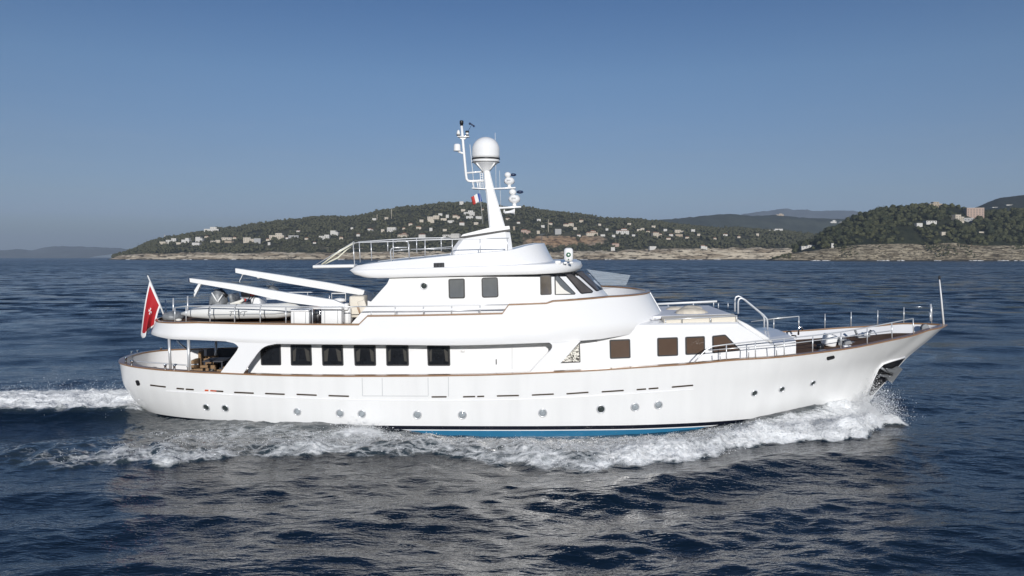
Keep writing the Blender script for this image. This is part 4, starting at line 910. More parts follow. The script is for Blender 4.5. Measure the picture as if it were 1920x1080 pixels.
# covered bundle at the after end
bb_2 = Vector((L(325, 596, -1.0).x, -1.0, ZBD+.02)); bu = on_yacht('covered_bundle', bb_2, 'low dark cloth bundle at the after end of the boat deck by the flagstaff', 'bundle')
mb = MB(bb_2); mb.ball(bb_2+Vector((0, 0, .1)), .28, 1.4, 1.4, .75, 3, .06); mb.build('cloth', M['greycloth'], bu)
mb = MB(bb_2); mb.ball(bb_2+Vector((.42, -.5, .03)), .09, 1.3, 1, .6, 2); mb.build('white_bag', M['linen'], bu)

# ---- flags
def flag_mat(name, fn):
    m = bpy.data.materials.new(name); m.use_nodes = True; fn(m.node_tree, m.node_tree.nodes['Principled BSDF']); return m
def uvxy(nt):
    uv = nt.nodes.new('ShaderNodeUVMap'); sp = nt.nodes.new('ShaderNodeSeparateXYZ'); nt.links.new(uv.outputs[0], sp.inputs[0]); return sp.outputs[0], sp.outputs[1]
def mth(nt, op, a, b=None, c=None):
    n = nt.nodes.new('ShaderNodeMath'); n.operation = op
    for i, q in enumerate((a, b, c)):
        if q is None: continue
        if isinstance(q, (int, float)): n.inputs[i].default_value = q
        else: nt.links.new(q, n.inputs[i])
    return n.outputs[0]
def mixc(nt, f, a, b):
    n = nt.nodes.new('ShaderNodeMix'); n.data_type = 'RGBA'; nt.links.new(f, n.inputs[0])
    for i, q in ((6, a), (7, b)):
        if isinstance(q, tuple): n.inputs[i].default_value = (*q, 1)
        else: nt.links.new(q, n.inputs[i])
    return n.outputs[2]
def ensign(nt, p):
    u, v = uvxy(nt); du = mth(nt, 'ABSOLUTE', mth(nt, 'SUBTRACT', u, .5)); dv = mth(nt, 'ABSOLUTE', mth(nt, 'SUBTRACT', v, .5))
    brd = mth(nt, 'GREATER_THAN', mth(nt, 'MAXIMUM', mth(nt, 'SUBTRACT', du, .43), mth(nt, 'SUBTRACT', dv, .41)), 0.0)
    x = mth(nt, 'MULTIPLY', du, 1.5); y = dv
    a1 = mth(nt, 'LESS_THAN', mth(nt, 'SUBTRACT', y, mth(nt, 'MULTIPLY', x, .42)), .0); a1 = mth(nt, 'MULTIPLY', a1, mth(nt, 'LESS_THAN', x, .12))
    a2 = mth(nt, 'LESS_THAN', mth(nt, 'SUBTRACT', x, mth(nt, 'MULTIPLY', y, .42)), .0); a2 = mth(nt, 'MULTIPLY', a2, mth(nt, 'LESS_THAN', y, .12))
    f = mth(nt, 'MAXIMUM', brd, mth(nt, 'MAXIMUM', a1, a2))
    nt.links.new(mixc(nt, f, (.40, .010, .016), (.78, .78, .78)), p.inputs['Base Color']); p.inputs['Roughness'].default_value = .8
def tricolour(nt, p):
    u, v = uvxy(nt); f1 = mth(nt, 'GREATER_THAN', u, .333); f2 = mth(nt, 'GREATER_THAN', u, .667)
    nt.links.new(mixc(nt, f2, mixc(nt, f1, (.03, .08, .28), (.72, .70, .68)), (.48, .05, .04)), p.inputs['Base Color']); p.inputs['Roughness'].default_value = .8
def cloth(name, grid, base, label, cat, m, group=None):
    """grid[i][j] local points, i along fly (u), j down the hoist (v)"""
    n, k = len(grid), len(grid[0]); vs_ = [tuple(Vector(p)-base) for r in grid for p in r]; fs_ = [(i*k+j, (i+1)*k+j, (i+1)*k+j+1, i*k+j+1) for i in range(n-1) for j in range(k-1)]
    me = bpy.data.meshes.new(name); me.from_pydata(vs_, [], fs_); uv = me.uv_layers.new(name='UVMap')
    for l in me.loops: uv.data[l.index].uv = ((l.vertex_index//k)/(n-1), 1-(l.vertex_index % k)/(k-1))
    me.materials.append(m); me.polygons.foreach_set('use_smooth', [True]*len(fs_)); o = bpy.data.objects.new(name, me); COL.objects.link(o)
    o.location = to_world(base); o.rotation_euler = (HEEL, 0, 0); s_ = o.modifiers.new('thick', 'SOLIDIFY'); s_.thickness = .006
    tag(o, label, cat, group); return o
FB = -.34
hoist = [(280.5, 526), (286, 538), (291.5, 551), (297, 564), (301, 574)]
fly = [(263.5, 629), (267, 634), (271.5, 633), (277, 622), (291, 609)]
midl = [(271, 563), (275, 574), (280, 582), (284, 588), (294, 590)]
Hh, Ff, Mm = resample(hoist, 22), resample(fly, 22), resample(midl, 22); gr = []
for i in range(34):
    u = i/33; r = []
    for j in range(22):
        v = j/21; a, b, c = np.array(Hh[j]), np.array(Mm[j]), np.array(Ff[j]); q = (1-u)**2*a + 2*u*(1-u)*b + u*u*c
        r.append(L(q[0], q[1], FB + .16*math.sin(7.5*v+2.4*u)*u*(.5+u) - .05*u))
    gr.append(r)
cloth('ensign_flag', gr, L(300, 573, FB), 'large red flag with white border and white cross drooping from the stern flagstaff', 'flag', flag_mat('ensign_cloth', ensign))
gr = []
for i in range(16):
    u = i/15; r = []
    for j in range(9):
        v = j/8; x = 900.5+3.6*v - u*(17.5) ; y = 363+15*v + u*5.0 - 1.5*math.sin(5*u)
        r.append(L(x, y, -.35 + .07*math.sin(6*u+v)*u))
    gr.append(r)
cloth('courtesy_flag', gr, L(900, 372, -.35), 'small blue white and red flag flying aft of the mast below the spreader', 'flag', flag_mat('tricolour_cloth', tricolour))
mb = MB(); mb.tube([L(899, 356, -.35), L(905.5, 420, -.35)], .005, 4); mb.build('flag_halyard', M['whitemat'], yacht)

# ---- aft deck furniture
def zd_at(px, py, b): p = L(px, py, b); return float(zdeck(p.x))
def wicker_chair(px, b, yaw, label):
    p = L(px, 690, b); base = Vector((p.x, b, float(zdeck(p.x))+.045)); o = on_yacht('wicker_armchair', base, label, 'armchair', 'wicker armchairs on the aft deck')
    R_ = Matrix.Rotation(yaw, 3, 'Z')
    def W(x, y, z): return base + R_ @ Vector((x, y, z))
    mb = MB(base); mb.box(W(0, 0, .2), (.66, .66, .36), (0, 0, yaw), .06); mb.build('seat_base', M['wicker'], o)
    mb = MB(base); mb.box(W(-.30, 0, .62), (.12, .68, .55), (0, 0, yaw), .05); mb.build('backrest', M['wicker'], o)
    for s in (-1, 1):
        mb = MB(base); mb.box(W(.02, s*.31, .46), (.6, .1, .3), (0, 0, yaw), .04); mb.build('armrest', M['wicker'], o)
    mb = MB(base); mb.box(W(.05, 0, .43), (.52, .5, .12), (0, 0, yaw), .05); mb.build('cushion', M['linen'], o)
wicker_chair(382, -.7, 0, 'brown wicker armchair in front of the white cushion, aftmost on the aft deck')
wicker_chair(428, -.9, math.pi, 'brown wicker armchair half hidden behind the slanted white wing')
wicker_chair(392, 1.5, .2, 'brown wicker armchair by the far bulwark, next to the dark blue seat')
p = L(407, 690, .3); tbse = Vector((p.x, .3, float(zdeck(p.x))+.045)); tt_ = on_yacht('deck_table', tbse, 'dark square table between the wicker armchairs', 'table')
mb = MB(tbse); mb.box(tbse+Vector((0, 0, .70)), (.8, .9, .05), bevel=.015); mb.build('tabletop', M['darkcloth'], tt_)
for sx in (-1, 1):
    for sy in (-1, 1):
        mb = MB(tbse); mb.tube([tbse+Vector((sx*.34, sy*.38, 0)), tbse+Vector((sx*.34, sy*.38, .68))], .03, 6); mb.build('leg', M['darkcloth'], tt_)
p = L(417, 670, 2.0); sbse = Vector((p.x, 1.9, float(zdeck(p.x))+.045)); sf = on_yacht('blue_bench', sbse, 'dark blue cushioned bench along the far bulwark of the aft deck', 'bench')
mb = MB(sbse); mb.box(sbse+Vector((0, 0, .22)), (1.5, .7, .4), bevel=.05); mb.build('seat', M['darkcloth'], sf); mb = MB(sbse); mb.box(sbse+Vector((0, .36, .55)), (1.5, .14, .55), bevel=.05); mb.build('backrest', M['darkcloth'], sf)
p = L(364, 690, -.6); cb = Vector((p.x, -.6, float(zdeck(p.x))+.045)); cc = on_yacht('folded_sunbed', cb, 'white padded sunbed with raised back on the aft deck', 'sunbed')
mb = MB(cb); mb.box(cb+Vector((.1, 0, .48)), (.14, .6, .8), (0, -.35, 0), .05); mb.build('backrest', M['linen'], cc); mb = MB(cb); mb.box(cb+Vector((-.55, 0, .2)), (1.1, .6, .12), bevel=.04); mb.build('seat', M['linen'], cc)
for sx in (-.95, -.15):
    for sy in (-.25, .25):
        mb = MB(cb); mb.tube([cb+Vector((sx, sy, 0)), cb+Vector((sx, sy, .16))], .02, 6); mb.build('leg', M['varnish'], cc)
for x, y, b, s, lab in ((345, 692, -1.9, .13, 'cream rope coil near the after deck pillar'), (368, 693, -2.0, .12, 'cream rope coil beside the sunbed foot'), (405, 693, -2.2, .10, 'cream rope coil at the foot of the slanted white wing')):
    p = L(x, y, b); bs_ = Vector((p.x, b, float(zdeck(p.x))+.05)); mb = MB(bs_)
    t = np.linspace(0, 2*math.pi*4, 70); mb.tube([bs_+Vector((s*(1+.1*math.sin(3*a))*math.cos(a), s*math.sin(a), .03+.006*a)) for a in t], .025, 6)
    o = mb.build('rope_coil', M['linen']); o.location = to_world(bs_); o.rotation_euler = (HEEL, 0, 0); tag(o, lab, 'rope', 'rope coils on the aft deck')
# cushions on the low house
for x, y, b, s, lab in ((1266, 583.5, .55, .30, 'flat cream cushion farthest aft on the grey top of the low house'), (1297, 582.5, .1, .34, 'plump cream cushion standing highest on the grey top of the low house'), (1296, 590.5, -.95, .48, 'wide cream cushion nearest the railing of the low house')):
    p = L(x, y+4, b); mb = MB(p); mb.ball(p+Vector((0, 0, .13)), s*1.15, 1.1, .8, .42, 3, .06)
    o = mb.build('cushion', M['padcloth']); o.location = to_world(p); o.rotation_euler = (HEEL, 0, 0); tag(o, lab, 'cushion', 'loose cushions on the low house')
# ================================================================== THE SEA
def attr(me, name, arr):
    a = me.attributes.new(name, 'FLOAT', 'POINT'); a.data.foreach_set('value', np.asarray(arr, np.float32))
def axis(lo_f, hi_f, step, grow, lo, hi):
    mid = list(np.arange(lo_f, hi_f + step/2, step)); r = []; s = step; x = mid[-1]
    while x < hi: s *= grow; x += s; r.append(min(x, hi))
    l = []; s = step; x = mid[0]
    while x > lo: s *= grow; x -= s; l.append(max(x, lo))
    return np.array(l[::-1] + mid + r)
ax = axis(-22, 22, 0.085, 1.028, -32000, 32000)
ay = axis(-19, 4, 0.065, 1.021, -70, 36000)
X, Y = np.meshgrid(ax, ay, indexing='ij')
sx = np.gradient(ax)[:, None]; sy = np.gradient(ay)[None, :]; spac = np.maximum(sx*0.8, sy)
rng = np.random.default_rng(11)
Z = np.zeros_like(X); DX = np.zeros_like(X); DY = np.zeros_like(X)
NW = 110
for i in range(NW):
    lam = 0.34*(11.0/0.34)**(i/(NW-1)) * rng.uniform(.93, 1.07)
    th = math.radians(-78 + rng.normal(0, 24 if lam > 2 else 38)); kx, ky = math.cos(th), math.sin(th)
    k = 2*math.pi/lam; ph = rng.uniform(0, 2*math.pi)
    slope = 0.0225 if lam < 1.2 else 0.0165 if lam < 4 else 0.0155
    a = slope/k
    fade = np.clip((lam/spac - 2.5)/3.0, 0, 1)
    if fade.max() <= 0: continue
    arg = k*(kx*X + ky*Y) + ph; c = np.cos(arg); s = np.sin(arg)
    Z += a*fade*c; DX -= a*fade*0.8*kx*s; DY -= a*fade*0.8*ky*s
for i in range(34):      # short wind ripples running one way
    lam = 0.36*(0.95/0.36)**(i/33)*rng.uniform(.95, 1.05); th = math.radians(-101 + rng.normal(0, 15)); kx, ky = math.cos(th), math.sin(th); k = 2*math.pi/lam
    fade = np.clip((lam/spac - 2.5)/3.0, 0, 1); a = .017/k; arg = k*(kx*X + ky*Y) + rng.uniform(0, 6.28); Z += a*fade*np.cos(arg); s = np.sin(arg); DX -= a*fade*.8*kx*s; DY -= a*fade*.8*ky*s
# slow patches of calmer and rougher water
patch = 0.78 + 0.30*np.sin(X*.13+1.3+.9*np.sin(Y*.21))*np.sin(Y*.33-.6+.8*np.sin(X*.11))
Z *= patch; DX *= patch; DY *= patch
def vnoise(x, y, seed):
    r = np.random.default_rng(seed); T = r.random((256, 256)); xi = np.floor(x).astype(np.int64); yi = np.floor(y).astype(np.int64); fx = x-xi; fy = y-yi
    fx = fx*fx*(3-2*fx); fy = fy*fy*(3-2*fy); g = lambda a, b: T[a % 256, b % 256]
    return (g(xi, yi)*(1-fx)+g(xi+1, yi)*fx)*(1-fy)+(g(xi, yi+1)*(1-fx)+g(xi+1, yi+1)*fx)*fy
def fbm(x, y, seed, o=4):
    return sum(vnoise(x*2**i, y*2**i, seed+i)*.5**i for i in range(o))/sum(.5**i for i in range(o))
# --- the yacht's own waves
def W(px, py, z=0):
    D = (CAMH - z)*F/(py - HY); return ((px-960)*D/F, D-CAMD)
edge = [W(*q) for q in [(1664, 786, .25), (1625, 806, .3), (1590, 815, .3), (1540, 820, .25), (1500, 824, .2), (1420, 842), (1395, 850), (1340, 862), (1280, 869), (1150, 880), (1050, 887), (960, 882), (880, 872), (790, 862), (700, 860), (610, 862), (540, 866), (450, 870), (380, 876), (310, 882), (240, 876), (150, 880), (60, 884), (-60, 888)]]
ye_tab = pchip([p[0] for p in edge], [p[1] for p in edge])
wl_x = np.linspace(-14, 14.6, 60); 
def hull_y(x):
    g_ = np.clip((x+13.9)/28.2, 0, 1); return -np.where((x > -13.9) & (x < 14.3), bw_tab(g_)*1.0, 0)
rise = pchip([-16, -13.5, -11.5, -9, -7, -5, -2, 0, 3, 6, 8, 9.5, 11, 12.5, 13.6, 14.6], [0, .10, .16, .24, .24, .12, -.16, -.21, -.19, -.10, .09, .32, .50, .58, .42, 0])
ridge = pchip([-22, -14, -9, -5, -1, 2, 5, 8, 10.5, 12.5, 13.8, 15], [.12, .24, .28, .24, .26, .30, .34, .40, .43, .40, .28, 0])
hy_ = hull_y(X); ye = ye_tab(X) + .22 + .15*np.sin(X*2.1) + .12*np.sin(X*4.7+1) + .2*np.sin(X*.8+2) + .5*(fbm(X*1.3, Y*.2, 77)-.5)
# port side: mirrored, about the centre line
side = np.where(Y < 0, 1.0, -1.0); Yh = np.where(Y < 0, Y, -Y)
wid = np.maximum(hy_ - ye, .4); t = (hy_ - Yh)/wid
inx = sstep(-24, -20, X)*sstep(14.6, 13.7, X)
hump = np.exp(-((t-.80)/np.where(t > .80, .13, .33))**2)*ridge(X)*inx*(1+.25*np.sin(X*1.7+.5)+.15*np.sin(X*4.1))
near = np.exp(-np.clip(t, 0, None)**2/.07)*rise(X)*sstep(-17, -13, X)*sstep(15, 14, X)
damp = 1 - .45*np.exp(-(np.clip(t, 0, None)/.8)**2)*inx
Z = Z*damp + hump + near
# secondary diverging wave fans on the near side
for off, amp, lm in ((2.3, .16, 1.0), (5.2, .14, 1.2), (8.2, .12, 1.3)):
    d = Yh - (ye - off + .1*X*.3); Z += amp*np.exp(-(d/lm)**2)*sstep(-30, -12, X)*sstep(17, 8, X)
# --- wake astern
wake_c = 0.3 + .02*(X+14); ww = 1.9 + .035*np.clip(-14-X, 0, 60)
wt = (Y-wake_c)/ww; inw = sstep(-12.6, -14.6, X)*np.exp(np.clip(X+14, -400, 0)/60)
Z += inw*(.62*np.exp(-(wt/.9)**2) + .20*np.exp(-((np.abs(wt)-1.0)/.3)**2))
Z -= .16*inw*np.exp(-((wt+2.2)/.8)**2)
# --- foam
ins = sstep(-.02, .03, t)*sstep(1.07, .96, t)*inx
A_in = pchip([-22, -16, -13, -10, -7, -4, -1, 2, 5, 8, 10, 13, 15], [.0, .10, .40, .58, .64, .63, .60, .62, .68, .80, .95, 1.05, 1.0])(X)
A_ed = pchip([-22, -16, -13, -10, -7, -4, -1, 2, 5, 8, 10, 13, 15], [.12, .34, .58, .74, .72, .64, .62, .80, .90, .98, 1.06, 1.1, 1.0])(X)
e = np.exp(-((t-.90)/.13)**2)
FO = ins*(A_in*(1-e)+A_ed*e)*(.70+.62*fbm(X*.5, Y*.9, 5))
# hull side gap where green water climbs the bow, clean water along the blue bottom
FO *= 1 - .85*np.exp(-(t/.13)**2)*sstep(13.0, 10.8, X)*sstep(-4, -1.5, X)
FO *= 1 - .6*np.exp(-(t/.16)**2)*sstep(-1, -4, X)
# splash amidships
FO += .75*np.exp(-((X+5.1)/.55)**2-((Y+4.0)/.4)**2)
fw = inw*sstep(1.25, .75, np.abs(wt))*(.92+.3*fbm(X*.6, Y*.8, 9)) * sstep(-60, -14.5, X)**.35
FO = np.maximum(FO, np.minimum(1.2, fw))
far_side = np.where(Y > 0, .55, 1.0); FO *= np.where((Y > 0) & (X > -13), far_side, 1)
# broken crest relief in foam
fz = np.clip(FO, 0, 1); rel = fbm(X*3.1, Y*3.4, 21, 5)-.5
Z += fz*rel*.34*np.clip((.5/spac-1.5)/3, 0, 1) + fz*fz*.05
# surf along the far shore is added with the land
fine = np.clip((3.0/spac-2)/3, 0, 1)
nx, ny = X.shape
co = np.stack([X+DX*.9, Y+DY*.9, Z], -1).reshape(-1, 3).astype(np.float32)
idx = np.arange(nx*ny).reshape(nx, ny); q = np.stack([idx[:-1, :-1], idx[1:, :-1], idx[1:, 1:], idx[:-1, 1:]], -1).reshape(-1, 4)
def np_mesh(name, co, quads, n=4):
    me = bpy.data.meshes.new(name); me.vertices.add(len(co)); me.vertices.foreach_set('co', np.ascontiguousarray(co, np.float32).ravel())
    me.loops.add(quads.size); me.loops.foreach_set('vertex_index', quads.ravel().astype(np.int32)); me.polygons.add(len(quads))
    me.polygons.foreach_set('loop_start', np.arange(0, quads.size, n, dtype=np.int32)); me.polygons.foreach_set('loop_total', np.full(len(quads), n, np.int32))
    me.update(calc_edges=True); return me
me = np_mesh('sea_water', co, q); me.polygons.foreach_set('use_smooth', np.ones(len(q), bool)); attr(me, 'foam', FO.ravel())
sea = bpy.data.objects.new('sea_water', me); COL.objects.link(sea); tag(sea, kind='structure')

def sea_mat():
    m = bpy.data.materials.new('sea_water'); m.use_nodes = True; nt = m.node_tree; p = nt.nodes['Principled BSDF']; out = nt.nodes['Material Output']
    p.inputs['Base Color'].default_value = (0.002, 0.008, 0.016, 1); p.inputs['Roughness'].default_value = 0.06; p.inputs['IOR'].default_value = 1.74
    geo = nt.nodes.new('ShaderNodeNewGeometry'); at = nt.nodes.new('ShaderNodeAttribute'); at.attribute_name = 'foam'
    def noise(scale, sx_, sy_, det=3, rough=.55, off=(0, 0, 0), dist=0.0):
        mp = nt.nodes.new('ShaderNodeMapping'); mp.inputs['Scale'].default_value = (sx_, sy_, 1); mp.inputs['Location'].default_value = off; mp.inputs['Rotation'].default_value = (0, 0, .16)
        nt.links.new(geo.outputs['Position'], mp.inputs[0]); n = nt.nodes.new('ShaderNodeTexNoise'); n.inputs['Scale'].default_value = scale; n.inputs['Detail'].default_value = det; n.inputs['Roughness'].default_value = rough; n.inputs['Distortion'].default_value = dist
        nt.links.new(mp.outputs[0], n.inputs['Vector']); return n.outputs[0]
    # ripples too small (or too far off) for the mesh
    sp = nt.nodes.new('ShaderNodeSeparateXYZ'); nt.links.new(geo.outputs['Position'], sp.inputs[0])
    def rng_(x, a, b, c, d):
        r = nt.nodes.new('ShaderNodeMapRange'); nt.links.new(x, r.inputs[0])
        for i, v in enumerate((a, b, c, d)): r.inputs[i+1].default_value = v
        return r.outputs[0]
    def bump(h, dist, prev=None, st=1.0, stl=None):
        b = nt.nodes.new('ShaderNodeBump'); b.inputs['Distance'].default_value = dist; b.inputs['Strength'].default_value = st; nt.links.new(h, b.inputs['Height'])
        if stl is not None: nt.links.new(stl, b.inputs['Strength'])
        if prev is not None: nt.links.new(prev, b.inputs['Normal'])
        return b.outputs[0]
    small = bump(noise(5.5, .5, 1.3, 3, .62), .031)
    near2 = bump(noise(1.9, .42, 1.3, 3, .6, (3, 7, 0), .5), .046, small)
    # waves beyond the modelled ones: tilted facets at three sizes, steeper on the side they run towards
    def tilt(scale, st, off):
        mp = nt.nodes.new('ShaderNodeMapping'); mp.inputs['Scale'].default_value = st; mp.inputs['Location'].default_value = off; mp.inputs['Rotation'].default_value = (0, 0, .1)
        nt.links.new(geo.outputs['Position'], mp.inputs[0]); n = nt.nodes.new('ShaderNodeTexNoise'); n.inputs['Scale'].default_value = scale; n.inputs['Detail'].default_value = 3; n.inputs['Roughness'].default_value = .6; n.inputs['Distortion'].default_value = .4
        nt.links.new(mp.outputs[0], n.inputs['Vector']); v = nt.nodes.new('ShaderNodeVectorMath'); v.operation = 'SUBTRACT'; nt.links.new(n.outputs[1], v.inputs[0]); v.inputs[1].default_value = (.5, .5, .5); return v.outputs[0]
    def vm(op, a, b):
        v = nt.nodes.new('ShaderNodeVectorMath'); v.operation = op; nt.links.new(a, v.inputs[0])
        if isinstance(b, tuple): v.inputs[1].default_value = b
        else: nt.links.new(b, v.inputs[1])
        return v.outputs[0]
    t1 = vm('MULTIPLY', tilt(.36, (.7, 1, 1), (3, 1, 0)), (1.2, 1.6, 0)); t2 = vm('MULTIPLY', tilt(.17, (.62, 1, 1), (7, 9, 0)), (.8, 1.15, 0)); t3 = vm('MULTIPLY', tilt(.02, (.45, 1, 1), (17, 4, 0)), (.3, .5, 0))
    tl = vm('ADD', vm('ADD', vm('ADD', t1, t2), t3), (0, -.14, 0))
    sc_ = nt.nodes.new('ShaderNodeVectorMath'); sc_.operation = 'SCALE'; nt.links.new(tl, sc_.inputs[0]); nt.links.new(rng_(sp.outputs[1], 2, 70, .05, 1), sc_.inputs['Scale'])
    nrm = nt.nodes.new('ShaderNodeVectorMath'); nrm.operation = 'NORMALIZE'; nt.links.new(vm('ADD', near2, sc_.outputs[0]), nrm.inputs[0])
    nt.links.new(nrm.outputs[0], p.inputs['Normal'])
    rr = rng_(sp.outputs[1], 20, 500, .05, .22); nt.links.new(rr, p.inputs['Roughness'])
    # foam: lace from two noises cut by the foam amount
    n1 = noise(2.0, .36, 1.3, 9, .74, (0, 0, 0), 1.4); n2 = noise(9.0, .7, 1.0, 4, .6, (5, 1, 0), .6)
    vor = nt.nodes.new('ShaderNodeTexVoronoi'); vor.feature = 'DISTANCE_TO_EDGE'; vor.inputs['Scale'].default_value = 3.0
    mp = nt.nodes.new('ShaderNodeMapping'); mp.inputs['Scale'].default_value = (.55, 1, 1); nt.links.new(geo.outputs['Position'], mp.inputs[0])
    ad = nt.nodes.new('ShaderNodeVectorMath'); ad.operation = 'MULTIPLY_ADD'; nz = nt.nodes.new('ShaderNodeTexNoise'); nz.inputs['Scale'].default_value = 1.6; nz.inputs['Detail'].default_value = 4
    nt.links.new(mp.outputs[0], nz.inputs['Vector']); nt.links.new(nz.outputs[1], ad.inputs[0]); ad.inputs[1].default_value = (.9, .9, .9); nt.links.new(mp.outputs[0], ad.inputs[2]); nt.links.new(ad.outputs[0], vor.inputs['Vector'])
    flecks = rng_(vor.outputs[0], 0.0, .22, .10, -.05)
    h = mth(nt, 'ADD', mth(nt, 'ADD', mth(nt, 'MULTIPLY', n1, .75), mth(nt, 'MULTIPLY', n2, .25)), flecks)
    thr = mth(nt, 'SUBTRACT', 1.02, mth(nt, 'MULTIPLY', at.outputs['Fac'], .80))
    cov = rng_(mth(nt, 'SUBTRACT', h, thr), -.07, .24, 0, 1)
    cov = mth(nt, 'MULTIPLY', cov, mth(nt, 'GREATER_THAN', at.outputs['Fac'], .015))
    # milky aerated water under thin foam
    aer = rng_(at.outputs['Fac'], .12, .8, 0, .42)
    bc = mixc(nt, aer, (0.002, 0.008, 0.016), (.10, .135, .14)); nt.links.new(bc, p.inputs['Base Color'])
    fo_ = nt.nodes.new('ShaderNodeBsdfPrincipled'); fo_.inputs['Roughness'].default_value = .75; fo_.inputs['Specular IOR Level'].default_value = .2
    fc = mixc(nt, rng_(n2, .3, .7, 0, 1), (.84, .87, .88), (.93, .93, .93)); nt.links.new(fc, fo_.inputs['Base Color'])
    fb = bump(n1, .22, bump(n2, .08))
    ft = vm('MULTIPLY', tilt(7.0, (.7, 1, 1), (2, 2, 0)), (2.2, 2.2, 0)); fn_ = nt.nodes.new('ShaderNodeVectorMath'); fn_.operation = 'NORMALIZE'      # bubbles face every way, most of all down the front of the wave
    nt.links.new(vm('ADD', vm('ADD', fb, ft), (.10, -.38, 0)), fn_.inputs[0]); nt.links.new(fn_.outputs[0], fo_.inputs['Normal'])
    mx = nt.nodes.new('ShaderNodeMixShader'); nt.links.new(cov, mx.inputs[0]); nt.links.new(p.outputs[0], mx.inputs[1]); nt.links.new(fo_.outputs[0], mx.inputs[2]); nt.links.new(mx.outputs[0], out.inputs[0])
    return m
me.materials.append(sea_mat())
# --- spray thrown up at the stem and along the crest
def droplets(name, cx, n_, size, label):
    base = np.array([[1, 0, -.7], [-1, 0, -.7], [0, 1, .7], [0, -1, .7]])*.6; fa = np.array([[0, 1, 2], [0, 3, 1], [0, 2, 3], [1, 3, 2]])
    s = size*np.exp(rng.normal(0, .45, (n_, 1, 1))); R_ = rng.normal(size=(n_, 3, 3)); R_, _ = np.linalg.qr(R_)
    v = cx[:, None, :] + s*np.einsum('nij,kj->nki', R_, base); f = (fa[None] + 4*np.arange(n_)[:, None, None]).reshape(-1, 3)
    me = np_mesh(name, v.reshape(-1, 3), f, 3); me.materials.append(M['droplet']); o = bpy.data.objects.new(name, me); COL.objects.link(o); o['label'] = label; o['kind'] = 'stuff'; return o
M['droplet'] = mat('spray_droplets', (.93, .94, .95), .3)
nd = 11000; u = rng.random(nd)
xx = 13.55 + rng.normal(0, .42, nd); yy = -1.0 - np.abs(rng.normal(0, .9, nd)) + .5; zz = .1 + np.abs(rng.normal(0, .38, nd))*np.exp(-((xx-13.7)/1.0)**2)*1.5
k2 = 6500; x2 = rng.uniform(5.5, 13.6, k2); tt2 = np.clip(rng.normal(.84, .16, k2), .05, 1.08); y2 = hull_y(x2) - tt2*(hull_y(x2)-ye_tab(x2)); z2 = ridge(x2)*np.exp(-((tt2-.8)/.3)**2)+.05+np.abs(rng.normal(0, .14, k2))*(x2/13)
k3 = 1500; x3 = -5.1+rng.normal(0, .45, k3); y3 = -3.75-np.abs(rng.normal(0, .22, k3)); z3 = .1+np.abs(rng.normal(0, .16, k3))
k4 = 2600; x4 = rng.uniform(-21, -13.3, k4); y4 = .2+rng.normal(0, 1.5, k4); z4 = .6+np.abs(rng.normal(0, .15, k4))
pw = (np.clip(FO-.50, 0, .8)**1.3*sx*sy*(np.abs(X) < 26)*(Y < 6)*np.where(X > 0, 1.0, .55)).ravel(); pw /= pw.sum()
k5 = 70000; si = rng.choice(pw.size, k5, p=pw); p5 = co[si].astype(float) + np.stack([rng.uniform(-.06, .06, k5), rng.uniform(-.05, .05, k5), rng.exponential(.022, k5)], -1)
cx = np.concatenate([np.stack(a, -1) for a in ((xx, yy, zz), (x2, y2, z2), (x3, y3, z3), (x4, y4, z4))] + [p5])
droplets('spray', cx, len(cx), .0105, 'white spray droplets thrown up along the bow wave and wake')
# ================================================================== THE COAST
DS = 1900.0
def zat(px_py, D):    # height at a distance from a list of (px,py)
    return [((a-960)/F*D, CAMH+(HY-b)*D/F) for a, b in px_py]
def prof(pts, D, lo=-30.0):
    q = zat(pts, D); return pchip([p[0] for p in q], [p[1] for p in q])
main_ridge = [(120, 510), (190, 496), (206, 486), (220, 482), (236, 478), (262, 465), (282, 456), (300, 450), (330, 446), (380, 437), (420, 431), (470, 425), (520, 418), (570, 414), (620, 409), (660, 409), (700, 402), (740, 394), (780, 389), (820, 386), (850, 384), (900, 385), (950, 392), (980, 391.5), (1010, 396), (1050, 401), (1100, 407), (1150, 413), (1200, 416), (1250, 421), (1300, 428), (1400, 433), (1500, 440), (1600, 448), (1700, 460), (1800, 470), (2100, 474)]
DR = 2450.0
mr = prof(main_ridge, DR)
cliff_m = pchip(*zip(*[((a-960)/F*DS, CAMH+(HY-b)*DS/F) for a, b in [(150, 500), (196, 488), (206, 485), (218, 480), (240, 478), (300, 476), (370, 474), (470, 476), (520, 473), (600, 475), (700, 473.5), (800, 474), (950, 474), (1100, 472), (1200, 469), (1300, 466), (1400, 465), (1500, 467), (1700, 475), (2000, 480)]]))
def nzz(x, y, s, seed): return fbm(x/s + 50, y/s + 90, seed, 4) - .5
def h_main(x, d):
    """x: metres to the right, d: metres behind the shore line"""
    zr = mr(x*DR/(DS+d)); zc = np.minimum(cliff_m(x*DS/(DS+d)), zr*.98); zc = np.where(zc < 0, zc*3, zc)
    t = np.clip((d-22)/(DR-DS-22), 0, 1.6)
    up = zc + (zr-zc)*np.where(t < 1, np.sin(np.clip(t, 0, 1)*np.pi/2)**.92, 1-.9*(t-1)**1.3*1.4)
    z = np.where(d < 22, zc*sstep(-6, 18, d)**.8 - 3*(1-sstep(-10, 4, d)), up)
    z = z + nzz(x, d, 60, 31)*np.clip(z, 0, 9)*sstep(10, 60, d)*np.clip(2.2-t*2, 0, 1) + nzz(x, d*2, 14, 37)*np.clip(z, 0, 6)*sstep(-4, 8, d)*sstep(60, 20, d)*1.6
    return np.where(mr(x*DR/(DS+d)) < -1, -6.0, z)
HDS, HDR = 1330.0, 1560.0
